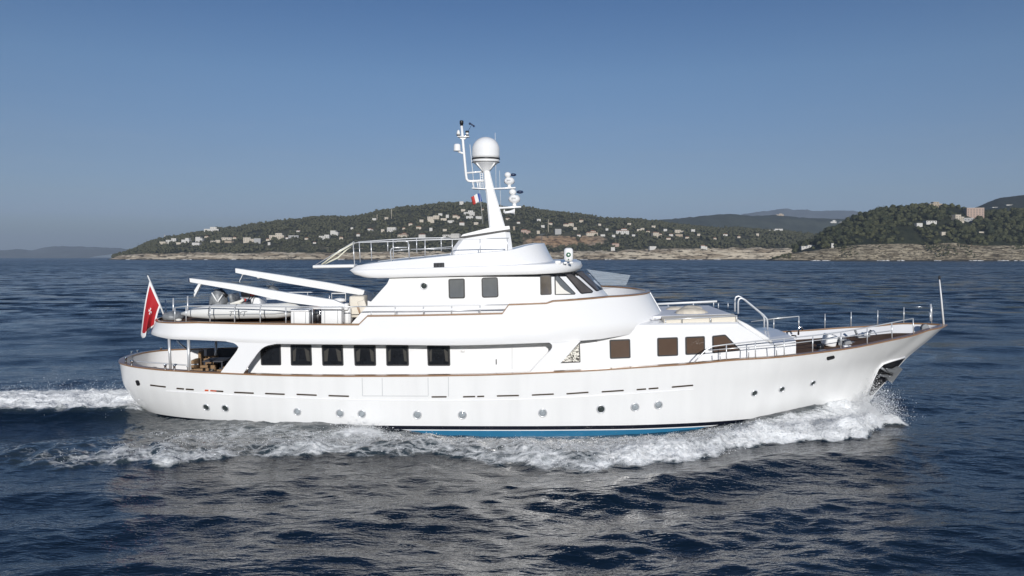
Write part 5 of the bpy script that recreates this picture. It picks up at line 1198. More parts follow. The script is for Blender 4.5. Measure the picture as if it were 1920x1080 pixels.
head_ridge = [(1380, 505), (1440, 487), (1475, 478), (1500, 468), (1530, 454), (1552, 440), (1570, 431), (1600, 418), (1630, 408), (1660, 399), (1700, 391), (1740, 388), (1780, 391), (1800, 394), (1830, 402), (1850, 406), (1880, 402), (1920, 396), (1980, 390), (2100, 386), (2300, 380)]
hr = prof(head_ridge, HDR)
cliff_h = pchip(*zip(*[((a-960)/F*HDS, CAMH+(HY-b)*HDS/F) for a, b in [(1380, 500), (1425, 486), (1445, 482), (1480, 476), (1530, 471), (1570, 467), (1620, 463.5), (1700, 464), (1740, 466), (1780, 462), (1830, 466), (1900, 467), (2000, 467), (2300, 465)]]))
def h_head(x, d):
    zr = hr(x*HDR/(HDS+d)); zc = np.minimum(cliff_h(x*HDS/(HDS+d)), zr*.98); zc = np.where(zc < 0, zc*3, zc)
    t = np.clip((d-30)/(HDR-HDS-30), 0, 1.8)
    up = zc + (zr-zc)*np.where(t < 1, np.sin(np.clip(t, 0, 1)*np.pi/2)**.9, 1-.9*(t-1)**1.3)
    led = zc*np.clip(np.floor(np.clip((d+6)/26, 0, 1)*5+nzz(x, d, 30, 61)*1.2)/5*.72+np.clip((d+6)/26, 0, 1)*.3, 0, 1)
    z = np.where(d < 20, led - 3*(1-sstep(-8, 2, d)), np.where(d < 30, zc, up))
    z = z + nzz(x, d, 40, 51)*np.clip(z, 0, 6)*sstep(34, 80, d) + nzz(x, d*2.2, 11, 57)*np.clip(z, 0, 5)*sstep(-4, 6, d)*sstep(40, 16, d)*1.3
    return np.where(hr(x*HDR/(HDS+d)) < -1, -6.0, z)
def terrain(name, hf, dshore, xs, ds, m, rock=None, kind='structure'):
    Xg, Dg = np.meshgrid(xs, ds, indexing='ij'); 
    wob = 9*np.sin(Xg/37.)+5*np.sin(Xg/13.+1)
    Zg = hf(Xg, Dg); co = np.stack([Xg, dshore + Dg + wob*sstep(140, 0, Dg) - CAMD, Zg], -1).reshape(-1, 3)
    n, k = Xg.shape; idx = np.arange(n*k).reshape(n, k); q = np.stack([idx[:-1, :-1], idx[1:, :-1], idx[1:, 1:], idx[:-1, 1:]], -1).reshape(-1, 4)
    me = np_mesh(name, co, q); me.polygons.foreach_set('use_smooth', np.ones(len(q), bool))
    if rock is not None:
        attr(me, 'rock', rock(Xg, Dg, Zg).ravel()); D_ = dshore+Dg; px_ = 960+F*Xg/D_; py_ = HY-(Zg-CAMH)*F/D_
        attr(me, 'ochre', (np.exp(-((px_-1035)/62)**4-((py_-453)/13)**4) + .6*np.exp(-((px_-1112)/32)**4-((py_-451)/11)**4)).ravel())
    me.materials.append(m); o = bpy.data.objects.new(name, me); COL.objects.link(o); o['kind'] = kind; return o
def land_mat(name, rock_a, rock_b, green_a, green_b, scale):
    m = bpy.data.materials.new(name); m.use_nodes = True; nt = m.node_tree; p = nt.nodes['Principled BSDF']; p.inputs['Roughness'].default_value = .9; p.inputs['Specular IOR Level'].default_value = .1
    geo = nt.nodes.new('ShaderNodeNewGeometry'); at = nt.nodes.new('ShaderNodeAttribute'); at.attribute_name = 'rock'
    def noise(sc, st=(1, 1, 1), det=6):
        mp = nt.nodes.new('ShaderNodeMapping'); mp.inputs['Scale'].default_value = st; nt.links.new(geo.outputs['Position'], mp.inputs[0])
        n = nt.nodes.new('ShaderNodeTexNoise'); n.inputs['Scale'].default_value = sc; n.inputs['Detail'].default_value = det; n.inputs['Roughness'].default_value = .65; nt.links.new(mp.outputs[0], n.inputs['Vector']); return n.outputs[0]
    def ramp(x, a, b, lo=.35, hi=.65):
        r = nt.nodes.new('ShaderNodeMapRange'); r.inputs[1].default_value = lo; r.inputs[2].default_value = hi; nt.links.new(x, r.inputs[0]); return mixc(nt, r.outputs[0], a, b)
    rk = ramp(noise(scale*.9, (.35, .35, 3.2)), rock_a, rock_b, .43, .57)
    crack = nt.nodes.new('ShaderNodeMapRange'); crack.inputs[1].default_value = .40; crack.inputs[2].default_value = .49; nt.links.new(noise(scale*2.2, (.5, .5, 2.5), 4), crack.inputs[0])
    rk = mixc(nt, crack.outputs[0], tuple(.25*c for c in rock_a), rk)
    oc = nt.nodes.new('ShaderNodeAttribute'); oc.attribute_name = 'ochre'; rk = mixc(nt, oc.outputs['Fac'], rk, ramp(noise(scale*1.5, (1, 1, .7)), (.16, .10, .06), (.50, .33, .19), .42, .56))
    gr = ramp(noise(scale*.5), green_a, green_b, .4, .6)
    f = nt.nodes.new('ShaderNodeMapRange'); f.inputs[1].default_value = -.08; f.inputs[2].default_value = .08
    s = mth(nt, 'ADD', mth(nt, 'SUBTRACT', at.outputs['Fac'], .5), mth(nt, 'MULTIPLY', mth(nt, 'SUBTRACT', noise(scale*.7), .5), .9)); nt.links.new(s, f.inputs[0])
    nt.links.new(mixc(nt, f.outputs[0], gr, rk), p.inputs['Base Color'])
    sz = nt.nodes.new('ShaderNodeSeparateXYZ'); nt.links.new(geo.outputs['Position'], sz.inputs[0])      # black tide line on the rocks
    wz = nt.nodes.new('ShaderNodeMapRange'); wz.inputs[1].default_value = 1.6; wz.inputs[2].default_value = 3.6; nt.links.new(mth(nt, 'ADD', sz.outputs[2], mth(nt, 'MULTIPLY', noise(scale*2), 2.0)), wz.inputs[0])
    nt.links.new(mixc(nt, wz.outputs[0], (.03, .028, .024), mixc(nt, f.outputs[0], gr, rk)), p.inputs['Base Color'])
    b = nt.nodes.new('ShaderNodeBump'); b.inputs['Distance'].default_value = 2.0; b.inputs['Strength'].default_value = .8; nt.links.new(noise(scale*1.6, (.6, .6, 2)), b.inputs['Height']); nt.links.new(b.outputs[0], p.inputs['Normal'])
    return m
pxm = lambda px, D: (px-960)/F*D
def rock_main(x, d, z):
    r = sstep(34, 16, d)*1.1 + sstep(3.0, 1.2, z)
    D = DS+d; px = 960+F*x/D; py = HY-(z-CAMH)*F/D
    # orange cliff behind the mast and pale patches
    crag = .35+1.3*fbm(px/7+40, py/5+60, 99, 3)
    r = np.maximum(r, .95*crag*np.exp(-((px-1035)/56)**4-((py-453)/12)**4)); r = np.maximum(r, .85*crag*np.exp(-((px-1112)/30)**4-((py-451)/10)**4))
    r = np.maximum(r, .72*np.exp(-((px-1330)/150)**4-((py-468.5)/3)**4)); r = np.maximum(r, .55*np.exp(-((px-640)/60)**4-((py-466)/4)**2))
    return np.clip(r, 0, 1)
def rock_head(x, d, z):
    D = HDS+d; px = 960+F*x/D
    r = sstep(42, 34, d)*1.15; r -= .75*sstep(30, 26, d)*sstep(20, 24, d)*(.5+np.sin(x/21.))*.6
    return np.clip(r, 0, 1)
LM = land_mat('main_hill', (.26, .21, .15), (.54, .47, .36), (.026, .030, .019), (.085, .080, .050), .05)
LH = land_mat('headland', (.13, .105, .07), (.42, .36, .26), (.018, .022, .013), (.038, .042, .024), .16)
terrain('hill', h_main, DS, np.linspace(-1420, 1700, 700), np.concatenate([np.linspace(-14, 40, 22), np.linspace(50, 1000, 70)]), LM, rock_main)
terrain('headland_hill', h_head, HDS, np.linspace(330, 1500, 420), np.concatenate([np.linspace(-12, 44, 34), np.linspace(50, 480, 60)]), LH, rock_head)
# far hills and mountains
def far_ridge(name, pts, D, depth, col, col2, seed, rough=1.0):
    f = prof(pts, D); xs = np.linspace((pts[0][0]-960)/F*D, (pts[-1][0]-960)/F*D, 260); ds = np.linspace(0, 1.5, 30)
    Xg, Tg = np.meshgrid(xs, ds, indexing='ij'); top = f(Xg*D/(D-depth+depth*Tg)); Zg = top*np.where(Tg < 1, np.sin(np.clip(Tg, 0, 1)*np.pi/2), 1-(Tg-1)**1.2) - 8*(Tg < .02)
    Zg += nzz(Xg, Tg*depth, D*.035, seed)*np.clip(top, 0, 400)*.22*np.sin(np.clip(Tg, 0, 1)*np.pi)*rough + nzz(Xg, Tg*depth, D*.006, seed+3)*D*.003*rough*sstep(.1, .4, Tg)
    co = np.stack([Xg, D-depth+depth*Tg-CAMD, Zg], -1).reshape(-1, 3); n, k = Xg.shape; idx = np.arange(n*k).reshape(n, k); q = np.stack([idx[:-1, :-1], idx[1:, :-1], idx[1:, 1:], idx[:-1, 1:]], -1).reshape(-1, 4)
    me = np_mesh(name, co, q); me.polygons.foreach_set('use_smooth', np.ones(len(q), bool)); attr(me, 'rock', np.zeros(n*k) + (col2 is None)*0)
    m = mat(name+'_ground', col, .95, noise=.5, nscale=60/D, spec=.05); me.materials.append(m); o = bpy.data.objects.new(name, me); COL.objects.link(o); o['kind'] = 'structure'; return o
DB = 4300.0
far_ridge('wooded_hills', [(1100, 440), (1180, 424), (1215, 415), (1250, 412), (1290, 409), (1330, 405), (1370, 403.5), (1410, 405), (1450, 404), (1490, 407), (1530, 410), (1570, 412), (1640, 420), (1720, 430)], DB, 900, (.070, .080, .066), 1, 71)
DB2 = 3000.0
far_ridge('wooded_hill', [(1740, 430), (1800, 408), (1826, 392), (1845, 383), (1870, 374), (1895, 369), (1920, 366.5), (1960, 365), (2060, 372), (2200, 390)], DB2, 700, (.032, .038, .028), 1, 81)
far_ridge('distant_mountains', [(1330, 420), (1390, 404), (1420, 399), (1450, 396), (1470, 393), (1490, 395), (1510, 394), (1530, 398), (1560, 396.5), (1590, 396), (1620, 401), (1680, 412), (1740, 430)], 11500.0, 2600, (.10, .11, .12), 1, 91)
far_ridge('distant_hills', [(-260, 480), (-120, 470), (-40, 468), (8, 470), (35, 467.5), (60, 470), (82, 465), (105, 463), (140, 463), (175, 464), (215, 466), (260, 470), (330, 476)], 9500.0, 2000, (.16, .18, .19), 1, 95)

# ------------------------------------------------------------------ villas on the slopes
def hit(px, py, hf, ds0, dmax):
    d = np.linspace(0, dmax, 900); D = ds0+d; x = (px-960)/F*D; z = hf(x, d); line = CAMH+(HY-py)*D/F
    k = np.nonzero((z >= line) & (d > 5))[0]; i = k[0] if len(k) else np.argmax(z-line)
    return x[i], D[i], z[i]
M['wwall'] = mat('white_render', (.58, .56, .52), .8, noise=.06, nscale=.3)
M['cwall'] = mat('cream_render', (.52, .46, .37), .8, noise=.08, nscale=.3)
M['pwall'] = mat('pink_render', (.42, .31, .25), .8, noise=.08, nscale=.3)
M['bwall'] = mat('beige_stone', (.38, .31, .23), .9, noise=.2, nscale=.5)
M['gwall'] = mat('grey_render', (.36, .36, .35), .8, noise=.1, nscale=.3)
M['tile'] = mat('terracotta_tiles', (.30, .13, .07), .85, noise=.2, nscale=1.0)
M['flatroof'] = mat('pale_flat_roof', (.50, .48, .45), .85, noise=.1, nscale=.4)
M['openings'] = mat('dark_window_openings', (.03, .032, .035), .3)
blockers = []
def villa(px, py, w, h, wall, roof, label, hf='m', style='L', group=None, sink=4.0, name='villa'):
    if hf == 'm': x, D, z = hit(px, py+h*.5, h_main, DS, 540)
    elif hf == 'h': x, D, z = hit(px, py+h*.5, h_head, HDS, 222)
    else: D = hf; x = (px-960)/F*D; z = CAMH+(HY-(py+h*.5))*D/F
    s = D/F; Wm, Hm = w*s*.92, h*s*.9; base = Vector((x, D-CAMD, z)); o = empty(name, base, (0, 0, random.uniform(-.25, .25))); tag(o, label, 'house' if name == 'villa' else name.replace('_', ' '), group)
    dp = max(5, min(14, Wm*.6)); blockers.append((px, py, w, h, D)); rise_ = min(2.4, Hm*.28)
    wl = MB(); rf = MB(); wi = []
    def block(cx, cy, bw, bd, z0, z1, rt):
        wl.box((cx, cy, (z0+z1)/2-sink/2), (bw, bd, z1-z0+sink))
        if rt == 'tile':
            e = .5; a = [(cx-bw/2-e, cy-bd/2-e, z1), (cx+bw/2+e, cy-bd/2-e, z1), (cx+bw/2+e, cy+bd/2+e, z1), (cx-bw/2-e, cy+bd/2+e, z1)]; r1 = (cx-bw/2+min(bd, bw)*.35, cy, z1+rise_); r2 = (cx+bw/2-min(bd, bw)*.35, cy, z1+rise_)
            i = [rf.vert(p) for p in a+[r1, r2]]; rf.face((i[0], i[1], i[5], i[4])); rf.face((i[1], i[2], i[5])); rf.face((i[2], i[3], i[4], i[5])); rf.face((i[3], i[0], i[4])); rf.face((i[3], i[2], i[1], i[0]))
        else: rf.box((cx, cy, z1+.18), (bw+.5, bd+.5, .4))
        if w >= 18:
            n = max(2, int(bw/5.0)); fl = max(1, int((z1-z0)/3.4))
            for f_ in range(fl):
                for k in range(n): wi.append((cx-bw/2+(k+.5)*bw/n, cy-bd/2, z0+1.7+f_*3.2 if fl > 1 else (z0+z1)/2))
    hb = Hm - (rise_ if roof == 'tile' else .4)
    if style == 'L':
        block(-Wm*.16, 0, Wm*.68, dp, 0, hb, roof); block(Wm*.33, -dp*.12, Wm*.34, dp*.9, 0, hb*.66, roof)
    elif style == 'T':
        block(0, 0, Wm, dp, 0, hb*.62, roof); block(Wm*.12, dp*.1, Wm*.45, dp*.7, hb*.6, hb, roof)
    elif style == 'S':       # stepped terraces
        block(-Wm*.25, -dp*.2, Wm*.5, dp, 0, hb*.6, roof); block(Wm*.25, dp*.1, Wm*.5, dp, 0, hb, roof)
    else: block(0, 0, Wm, dp, 0, hb, roof)
    wl.build('wall', M[wall], o); rf.build('roof', M['tile' if roof == 'tile' else 'flatroof'], o)
    for (a, b, c) in wi:
        m_ = MB(); m_.box((a, b-.02, c), (1.5, .25, 1.7)); m_.build('window', M['openings'], o)
    return o, base, s
VILLAS = [
 (322, 450.5, 19, 9, 'wwall', 'flat', 'white villa with long flat roof nearest the lighthouse, lowest end of the hill', 'S'),
 (350, 450, 17, 9, 'wwall', 'flat', 'white stepped villa between the two white villas close to the hill tip', 'T'),
 (375, 448, 15, 9, 'wwall', 'flat', 'white villa standing directly below the big ridge-top house near the hill tip', 'L'),
 (369, 457, 16, 5, 'wwall', 'flat', 'low white house just below the villas close to the hill tip', 'B'),
 (307, 455, 14, 5, 'cwall', 'flat', 'low cream house under the lighthouse, closest to the rocky point', 'B'),
 (397, 430, 28, 11, 'wwall', 'flat', 'large white block on the ridge skyline at the low left end of the hill', 'T'),
 (405, 452, 18, 5, 'cwall', 'flat', 'low beige terraced house below the large white ridge block', 'S'),
 (426, 447, 20, 4, 'cwall', 'flat', 'long low tan house right of and below the large white ridge block', 'B'),
 (430, 453, 16, 4, 'bwall', 'flat', 'brownish low house beneath the long low tan house', 'B'),
 (467, 449, 21, 9, 'cwall', 'flat', 'cream villa with a lower wing among trees midway along the low slope', 'L'),
 (483, 451, 13, 10, 'gwall', 'flat', 'greyish square house immediately right of a cream villa with lower wing', 'B'),
 (520, 442, 30, 12, 'cwall', 'flat', 'big cream stepped mansion right of the greyish square house', 'T'),
 (551, 443, 20, 4, 'gwall', 'flat', 'long low grey house between the big cream mansion and a white cluster', 'B'),
 (609, 443, 20, 7, 'wwall', 'flat', 'low white villa forming the lower half of a pair above the boarding stair', 'S'),
 (628, 436, 16, 9, 'wwall', 'flat', 'taller white villa forming the upper half of a pair above the boarding stair', 'L'),
 (695, 430, 11, 6, 'wwall', 'tile', 'small white house alone in dense trees below the pale mast pole', 'L'),
 (735, 429.5, 18, 8, 'wwall', 'flat', 'bright white box villa on the slope above the sundeck hoop', 'B'),
 (756, 439.5, 20, 8, 'cwall', 'tile', 'cream villa with tiled roof just above the sundeck railing', 'T'),
 (792, 441, 14, 7, 'wwall', 'tile', 'white house with orange roof just above the sundeck railing', 'B'),
 (785, 426.5, 10, 6, 'cwall', 'tile', 'small cream house above the white one with orange roof', 'B'),
 (808, 429.5, 6, 6, 'wwall', 'flat', 'narrow white tower-like house in trees left of the mast housing', 'B'),
 (812, 407, 24, 7, 'cwall', 'flat', 'wide cream villa high on the hill left of the small flag', 'S'),
 (808, 414.5, 13, 5, 'cwall', 'flat', 'pale house tucked right under the wide cream villa', 'B'),
 (839, 405, 6, 6, 'wwall', 'flat', 'tiny white cube house in the middle of the high hill cluster', 'B'),
 (832, 411, 12, 4, 'cwall', 'flat', 'low cream house under the tiny white cube house', 'B'),
 (856, 406, 15, 8, 'cwall', 'tile', 'beige villa with tiled roof below the white house on the hilltop', 'L'),
 (845, 415, 13, 4, 'wwall', 'flat', 'long white wall-like house at the foot of the high cluster', 'B'),
 (880, 398.5, 22, 9, 'wwall', 'flat', 'large white villa directly below the small blue white red flag', 'T'),
 (881, 407, 14, 4, 'wwall', 'flat', 'low white annex below the large villa under the small flag', 'B'),
 (866, 418.5, 10, 6, 'wwall', 'tile', 'bright small white house lowest in the cluster beside the mast', 'B'),
 (897, 407.5, 12, 5, 'wwall', 'flat', 'white box house close to the left edge of the mast', 'B'),
 (893, 418.5, 9, 4, 'cwall', 'flat', 'small pale house left of the mast foot', 'B'),
 (865, 380.5, 8, 7, 'wwall', 'flat', 'single white house on the very top of the hill skyline', 'B'),
 (847, 440.5, 34, 6, 'wwall', 'flat', 'long white building partly hidden by the mast housing', 'S'),
 (952, 410, 8, 4, 'cwall', 'tile', 'small cream house in the woods under the horn on the mast', 'B'),
 (964, 428, 4, 9, 'bwall', 'flat', 'thin beige stone tower right of the mast foot', 'B'),
 (985, 433, 19, 8, 'pwall', 'tile', 'pink villa with tiled roof just above the orange cliff', 'L'),
 (1009, 435, 6, 6, 'cwall', 'flat', 'tiny pale house between the pink villa and the thin pole', 'B'),
 (1046, 433.5, 13, 10, 'gwall', 'flat', 'grey square house above the orange cliff', 'B'),
 (1066, 420, 21, 7, 'cwall', 'tile', 'cream villa with red roof above and right of the thin pole', 'S'),
 (1109, 436, 24, 10, 'cwall', 'tile', 'cream villa with a raised central part above the pale cliffs', 'T'),
 (1167, 432.5, 26, 11, 'wwall', 'tile', 'white villa with bright orange roof right of the wheelhouse', 'T'),
 (1201, 430, 15, 6, 'cwall', 'flat', 'small cream flat-roofed house right of the orange-roofed villa', 'S'),
 (1231, 439, 19, 11, 'cwall', 'tile', 'tall cream villa with tiled roof in the trees above the shore wall', 'L'),
 (1272, 433.5, 18, 6, 'cwall', 'flat', 'cream villa on the upper side of a pair right of the tall villa', 'L'),
 (1272, 441, 15, 4, 'bwall', 'flat', 'low beige house on the lower side of a pair right of the tall villa', 'B'),
 (1299, 432, 8, 5, 'wwall', 'flat', 'little white house on the wood edge where the hill fades', 'B'),
 (1153, 457.5, 15, 5, 'pwall', 'tile', 'pink roofed house above the shore right of the round green lamp', 'B'),
 (1149, 466, 8, 6, 'wwall', 'flat', 'white hut near the water below the pink roofed house', 'B'),
 (1223, 464, 14, 5, 'wwall', 'flat', 'white beach house on the low shore above the glass windscreen', 'B'),
 (1319, 462, 13, 7, 'wwall', 'tile', 'white house standing on the pale shore terrace', 'L'),
 (1451, 429, 35, 7, 'wwall', 'flat', 'very long white building at the edge of the woods left of the headland', 'S'),
 (1253, 447, 9, 4, 'cwall', 'tile', 'small tan house beneath the tall cream villa', 'B'),
]
for a in VILLAS: villa(*a[:6], a[6], 'm', a[7])
specks = [(702, 411), (725, 409), (757, 428), (834, 431), (1010, 412), (1090, 414), (1124, 421), (1180, 420), (560, 433), (660, 428), (590, 455), (505, 456), (1225, 425), (1340, 447), (1130, 441), (940, 421)]
specks += [(440, 446), (335, 456), (388, 444), (502, 449), (538, 446), (575, 447), (640, 446), (672, 440), (718, 432), (770, 420), (790, 414), (826, 402), (868, 394), (905, 393), (938, 432), (972, 417), (1018, 424), (1032, 419), (1078, 428), (1085, 441), (1138, 430), (1150, 442), (1188, 441), (1215, 434), (1247, 431), (1258, 440), (1288, 445), (1310, 440), (1360, 440), (1385, 444), (1420, 440)]
for i, (x, y) in enumerate(specks):
    villa(x, y, random.uniform(5, 9), random.uniform(3.5, 5.5), random.choice(('cwall', 'wwall')), random.choice(('flat', 'tile')), 'tiny pale house barely showing among the trees of the long hill', 'm', 'B', 'tiny houses on the long hill')
for (x, y, w, h, wall, roof, lab, st) in [
 (1751, 383, 26, 11, 'bwall', 'flat', 'brown stone building with a turret on top of the wooded headland', 'T'),
 (1826, 397.5, 33, 19, 'pwall', 'flat', 'large square pinkish mansion on the headland skyline', 'B'),
 (1795, 408, 20, 13, 'cwall', 'flat', 'pale yellow house in front of the large pinkish mansion', 'L'),
 (1814, 411.5, 18, 7, 'gwall', 'flat', 'greyish low wing joined below the large pinkish mansion', 'B'),
 (1743, 415.5, 22, 3.5, 'wwall', 'flat', 'long pale terrace wall house in the middle of the headland woods', 'B'),
 (1722, 420, 13, 4, 'wwall', 'flat', 'short pale house at the left end of the headland terrace', 'B'),
 (1768, 436.5, 10, 4, 'cwall', 'flat', 'small cream house low in the headland woods', 'B'),
 (1840, 436, 14, 4, 'cwall', 'flat', 'small cream house low in the headland woods under the mansion', 'B'),
 (1513, 462, 27, 6, 'wwall', 'flat', 'long low white shore house at the left foot of the headland', 'S'),
 (1560, 459, 5, 7, 'wwall', 'flat', 'small white tower by the shore path of the headland', 'B')]:
    villa(x, y, w, h, wall, roof, lab, 'h', st)
o_, b_, s_ = villa(1827, 386, 9, 5, 'pwall', 'flat', 'chimney-like pinkish rooftop pavilion on the large pinkish mansion', 'h', 'B', name='pavilion', sink=9)
for (x, y, w, h, lab, st) in [(1547, 421, 10, 6, 'white house low at the left of the far white group beside the headland', 'B'), (1562, 416, 12, 8, 'tallest white house of the far white group beside the headland', 'T'), (1575, 418, 11, 6, 'white house touching the headland trees in the far white group', 'S'), (1559, 424, 9, 4, 'lowest white house of the far white group beside the headland', 'B'),
 (1514, 430.5, 8, 6, 'left white gabled house of three in front of the far hills', 'B'), (1525, 429.5, 6, 5, 'middle white gabled house of three in front of the far hills', 'B'), (1535, 431, 7, 7, 'right white gabled house of three in front of the far hills', 'B'),
 (1227, 417, 8, 4, 'small white house at the left end of the bluish far hills', 'B'), (1241, 418.5, 10, 5, 'white house beside the small one at the left end of the far hills', 'L'), (1415, 418, 10, 5, 'white house on the face of the bluish far hills', 'L'), (1428, 416, 9, 4, 'paler house right of the white one on the bluish far hills', 'B'),
 (1375, 407, 14, 3, 'long pale house just under the crest of the bluish far hills', 'B'), (1462, 402.5, 15, 5, 'brownish castle on the crest of the bluish far hills', 'T')]:
    villa(x, y, w, h, 'bwall' if 'castle' in lab else 'wwall', 'flat', lab, DB-330 if y > 410 else DB-40, st, sink=14)
for (x, y, w, lab) in [(1867, 390, 18, 'long white house on the dark back hill, nearest the pinkish mansion'), (1891, 385.5, 13, 'white house halfway along the dark back hill'), (1914, 387, 12, 'white house at the picture edge on the dark back hill'), (1900, 372.5, 8, 'small white house high on the dark back hill')]:
    villa(x, y, w, 4, 'wwall', 'flat', lab, DB2-260 if y > 380 else DB2-60, 'B', sink=14)
# lighthouse and poles
x, D, z = hit(309, 447, h_main, DS, 540); s = D/F; b = Vector((x, D-CAMD, z)); lh = empty('lighthouse', b); tag(lh, 'slender white lighthouse on the skyline near the hill tip', 'lighthouse')
m_ = MB(); m_.lathe([(2.2, -4), (2.0, 0), (1.4, 10), (1.4, 11)], (0, 0, 0), n=12); m_.build('tower', M['wwall'], lh); m_ = MB(); m_.lathe([(2.0, 11), (2.0, 11.5), (1.1, 11.6), (1.1, 13.4), (.2, 14.6)], (0, 0, 0), n=12); m_.build('lantern', M['gwall'], lh)
for px, y1, y0, lab in ((707, 402, 417, 'shorter of two pale mast poles on the hill crest'), (734, 391, 410, 'taller of two pale mast poles on the hill crest'), (1028, 411, 438, 'thin yellowish crane mast above the orange cliff')):
    x, D, z = hit(px, y0, h_main, DS, 540); s = D/F; b = Vector((x, D-CAMD, z)); o = empty('mast_pole', b); tag(o, lab, 'mast'); hgt = (y0-y1)*s
    m_ = MB(); m_.tube([(0, 0, -4), (0, 0, hgt)], .9, 6, r_end=.6); m_.build('pole', M['cwall'], o); m_ = MB(); m_.box((0, 0, hgt*.8), (4, .5, .5)); m_.build('crossarm', M['cwall'], o)

# ------------------------------------------------------------------ trees
def ico(sub):
    bm = bmesh.new(); bmesh.ops.create_icosphere(bm, subdivisions=sub, radius=1); v = np.array([q.co[:] for q in bm.verts]); f = np.array([[w.index for w in p.verts] for p in bm.faces]); bm.free(); return v, f
I1, I2 = ico(1), ico(2)
def crown_variant(seed, nblob, leaves):
    r = np.random.default_rng(seed); V = []; Fc = []; n = 0
    for i in range(nblob):
        v, f = (I2 if i < 2 else I1); a = r.uniform(0, 6.28); rad = r.uniform(.15, .62) if i else 0; c = np.array([rad*math.cos(a), rad*math.sin(a), r.uniform(-.25, .45)])
        q = v*(r.uniform(.34, .58) if i else .62)*np.array([1, 1, .8])*(1+r.uniform(-.28, .28, (len(v), 1))) + c
        V.append(q); Fc.append(f+n); n += len(q)
    if leaves:
        c = r.normal(size=(leaves, 3)); c /= np.linalg.norm(c, axis=1, keepdims=True); c *= r.uniform(.7, 1.08, (leaves, 1))*np.array([1, 1, .82]); d1 = r.normal(size=(leaves, 3))*.13; d2 = r.normal(size=(leaves, 3))*.13
        q = np.stack([c, c+d1, c+d2], 1).reshape(-1, 3); V.append(q); Fc.append(np.arange(leaves*3).reshape(-1, 3)+n)
    return np.concatenate(V), np.concatenate(Fc)
def leaf_mat(name, a, b):
    m = bpy.data.materials.new(name); m.use_nodes = True; nt = m.node_tree; p = nt.nodes['Principled BSDF']; p.inputs['Roughness'].default_value = .8; p.inputs['Specular IOR Level'].default_value = .15
    ta = nt.nodes.new('ShaderNodeAttribute'); ta.attribute_name = 'tint'; oi = nt.nodes.new('ShaderNodeObjectInfo'); geo = nt.nodes.new('ShaderNodeNewGeometry'); n = nt.nodes.new('ShaderNodeTexNoise'); n.inputs['Scale'].default_value = .07; n.inputs['Detail'].default_value = 5; nt.links.new(geo.outputs['Position'], n.inputs['Vector'])
    ad = mth(nt, 'ADD', mth(nt, 'MULTIPLY', oi.outputs['Random'], .35), mth(nt, 'ADD', n.outputs[0], mth(nt, 'MULTIPLY', ta.outputs['Fac'], .35))); r = nt.nodes.new('ShaderNodeMapRange'); r.inputs[1].default_value = .3; r.inputs[2].default_value = .95; nt.links.new(ad, r.inputs[0])
    nt.links.new(mixc(nt, r.outputs[0], a, b), p.inputs['Base Color']); return m
M['pine'] = leaf_mat('pine_foliage', (.016, .024, .013), (.082, .084, .040)); M['bark'] = mat('bark', (.09, .06, .045), .9, noise=.3, nscale=2)
M['wood'] = leaf_mat('hillside_foliage', (.020, .028, .018), (.085, .084, .048))
def scatter(n_, hf, ds0, x0, x1, dmin, dmax, rockf, seed, rlo, rhi, rmax=.45):
    r = np.random.default_rng(seed); x = r.uniform(x0, x1, n_); d = dmin+(dmax-dmin)*r.random(n_); D = ds0+d; xx = x*D/ds0
    z = hf(xx, d); ok = (z > 3) & (rockf(xx, d, z) < rmax); R_ = r.uniform(rlo, rhi, n_)*(.55+.95*fbm(xx/70+200, D/70+30, seed+40, 3)); ok &= (fbm(xx/48+300, D/60+80, seed+50, 3) < .66) | (rhi < 3); px = 960+F*xx/D; py = HY-(z-CAMH)*F/D
    for (bx, by, bw_, bh, bD) in blockers:
        ok &= ~((np.abs(px-bx) < bw_*.5+R_*F/D*.75) & (py-R_*1.3*F/D < by+bh*.15) & (py > by-bh*.4) & (D < bD+6) & (D > bD-170))
        ok &= ~((np.abs(px-bx) < bw_*.5+R_*F/D*.8) & (np.abs(D-bD) < 9))
    return xx[ok], D[ok]-CAMD, z[ok], R_[ok]
def wood(name, label, pts, variants, m):
    x, y, z, R_ = pts; TT = []; V = []; Fc = []; n = 0; r = np.random.default_rng(3); vi = r.integers(0, len(variants), len(x))
    for k, (v, f) in enumerate(variants):
        s = np.nonzero(vi == k)[0]; a = r.uniform(0, 6.28, len(s)); ca, sa = np.cos(a)[:, None], np.sin(a)[:, None]; hs = r.uniform(.75, 1.25, len(s))[:, None]
        q = np.stack([(v[:, 0]*ca-v[:, 1]*sa)*R_[s, None]+x[s, None], (v[:, 0]*sa+v[:, 1]*ca)*R_[s, None]+y[s, None], v[:, 2]*R_[s, None]*hs+z[s, None]+R_[s, None]*.62], -1)
        TT.append(np.repeat(r.random(len(s)), len(v))); V.append(q.reshape(-1, 3)); Fc.append((f[None]+n+len(v)*np.arange(len(s))[:, None, None]).reshape(-1, 3)); n += len(s)*len(v)
    me = np_mesh(name, np.concatenate(V), np.concatenate(Fc), 3); attr(me, 'tint', np.concatenate(TT)); me.materials.append(m); o = bpy.data.objects.new(name, me); COL.objects.link(o); o['label'] = label; o['kind'] = 'stuff'; return o
low = [crown_variant(100+i, 2, 10) for i in range(6)]
pts = scatter(17000, h_main, DS, -1080, 1000, 24, 640, rock_main, 5, 2.3, 6.6)
wood('hillside_wood', 'dense dark evergreen wood covering the long hill', pts, low, M['wood'])
hp_ = scatter(4200, h_head, HDS, 488, 1400, 34, 330, rock_head, 6, 3.6, 7.2)
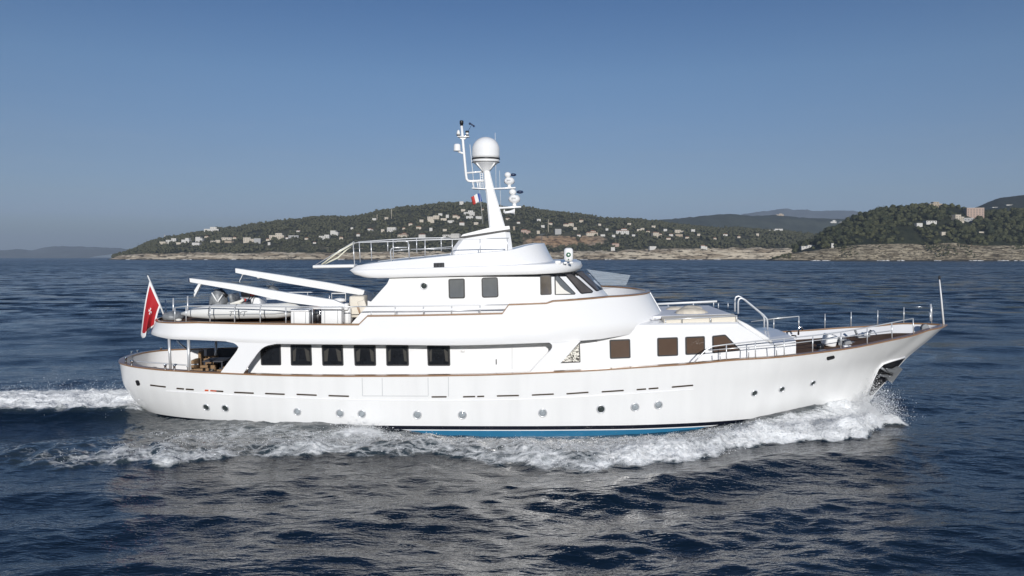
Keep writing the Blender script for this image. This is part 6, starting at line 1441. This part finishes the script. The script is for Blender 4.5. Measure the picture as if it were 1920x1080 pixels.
# the 300 nearest pines in view are individual trees, the rest one mass
pxh = 960+F*hp_[0]/(hp_[1]+CAMD); vis = (pxh > 1440) & (pxh < 1935); score = np.where(vis, hp_[3]/(hp_[1]+CAMD), -1)
order = np.argsort(-score + .0*pxh); near300 = order[:300]; rest = order[300:]
wood('headland_wood', 'dense pine wood behind the single pines of the headland', tuple(a[rest] for a in hp_), [crown_variant(150+i, 4, 40) for i in range(6)], M['pine'])
variants = []
for k in range(8):
    v, f = crown_variant(200+k, 9, 150); me = np_mesh('pine_tree', np.concatenate([v*np.array([1, 1, 1])+np.array([0, 0, 1.15])]), f, 3); me.materials.append(M['pine']); me.materials.append(M['bark'])
    bm = bmesh.new(); bm.from_mesh(me); nf = len(bm.faces)
    tb_ = MB(); tb_.tube([(0, 0, -.5), (.03, .02, .4), (.02, 0, 1.1)], [.09, .065, .03], 6); tb_.tube([(.02, 0, .6), (.3, .1, 1.1)], [.035, .015], 5); tb_.tube([(.02, 0, .55), (-.28, -.15, 1.0)], [.035, .015], 5)
    base = [bm.verts.new(q) for q in tb_.v]
    for fc in tb_.f:
        nf_ = bm.faces.new([base[i] for i in fc]); nf_.material_index = 1
    bm.to_mesh(me); bm.free(); variants.append(me)
for k, i in enumerate(near300):
    o = bpy.data.objects.new('pine_tree', variants[k % 8]); COL.objects.link(o); R_ = float(hp_[3][i]); o.location = (hp_[0][i], hp_[1][i], hp_[2][i]-.3*R_); o.scale = (R_, R_, R_*random.uniform(.85, 1.2)); o.rotation_euler = (0, 0, random.uniform(0, 6.28))
    tag(o, 'dark green pine standing among many alike on the rocky headland slope', 'pine tree', 'pines on the headland')
# shrubs on the cliff edge (ground cover) and surf on the rocks
sh = scatter(1700, h_head, HDS, 400, 1000, 2, 40, lambda x, d, z: np.where(np.sin(x/23.)+np.sin(x/9.)*.6 > .1, 0, 1), 8, .8, 2.3)
wood('cliff_shrubs', 'low dark scrub dotted over the headland cliff edge', sh, low, M['pine'])
sh = scatter(1600, h_main, DS, -900, 900, 16, 60, lambda x, d, z: np.where(np.sin(x/31.)+np.sin(x/12.)*.6 > .2, 0, 1), 18, 1.2, 2.6)
wood('shore_shrubs', 'low dark scrub along the top of the pale shore rocks', sh, low, M['wood'])
mb = MB()
for px, w in ((240, 6), (350, 16), (387, 6), (437, 7), (640, 10), (1095, 14), (1140, 10), (1185, 16), (1290, 22), (1312, 8), (1345, 8), (1450, 12), (1530, 14), (1550, 12), (1655, 22), (1690, 8), (1760, 8), (1832, 18), (1880, 16), (1910, 20)):
    D = HDS-14 if px > 1500 else DS-14; s = D/F
    for k in range(int(w*1.5)):
        x = (px-960+random.uniform(-.5, .5)*w)*s; mb.ball((x, D-CAMD+random.uniform(-8, 8), .1), random.uniform(.4, 1.3), 2.2, 1, random.uniform(.5, 1.1), 1, .3)
o = mb.build('surf_foam', M['whitemat']); o['label'] = 'white surf breaking on the rocks along the far shore'; o['kind'] = 'stuff'
# ------------------------------------------------------------------ haze
mh = bpy.data.materials.new('haze'); mh.use_nodes = True; nt = mh.node_tree; nt.nodes.clear(); ho = nt.nodes.new('ShaderNodeOutputMaterial'); hv = nt.nodes.new('ShaderNodeVolumePrincipled')
hv.inputs['Color'].default_value = (.62, .74, .90, 1); hv.inputs['Density'].default_value = HAZE; hv.inputs['Anisotropy'].default_value = 0.0
nt.links.new(hv.outputs[0], ho.inputs['Volume'])
mb = MB(); mb.box((0, 17000, 494), (64400, 38600, 1012)); hz_ = mb.build('haze', mh); hz_['kind'] = 'stuff'; hz_['label'] = 'thin blue sea haze over the distance'
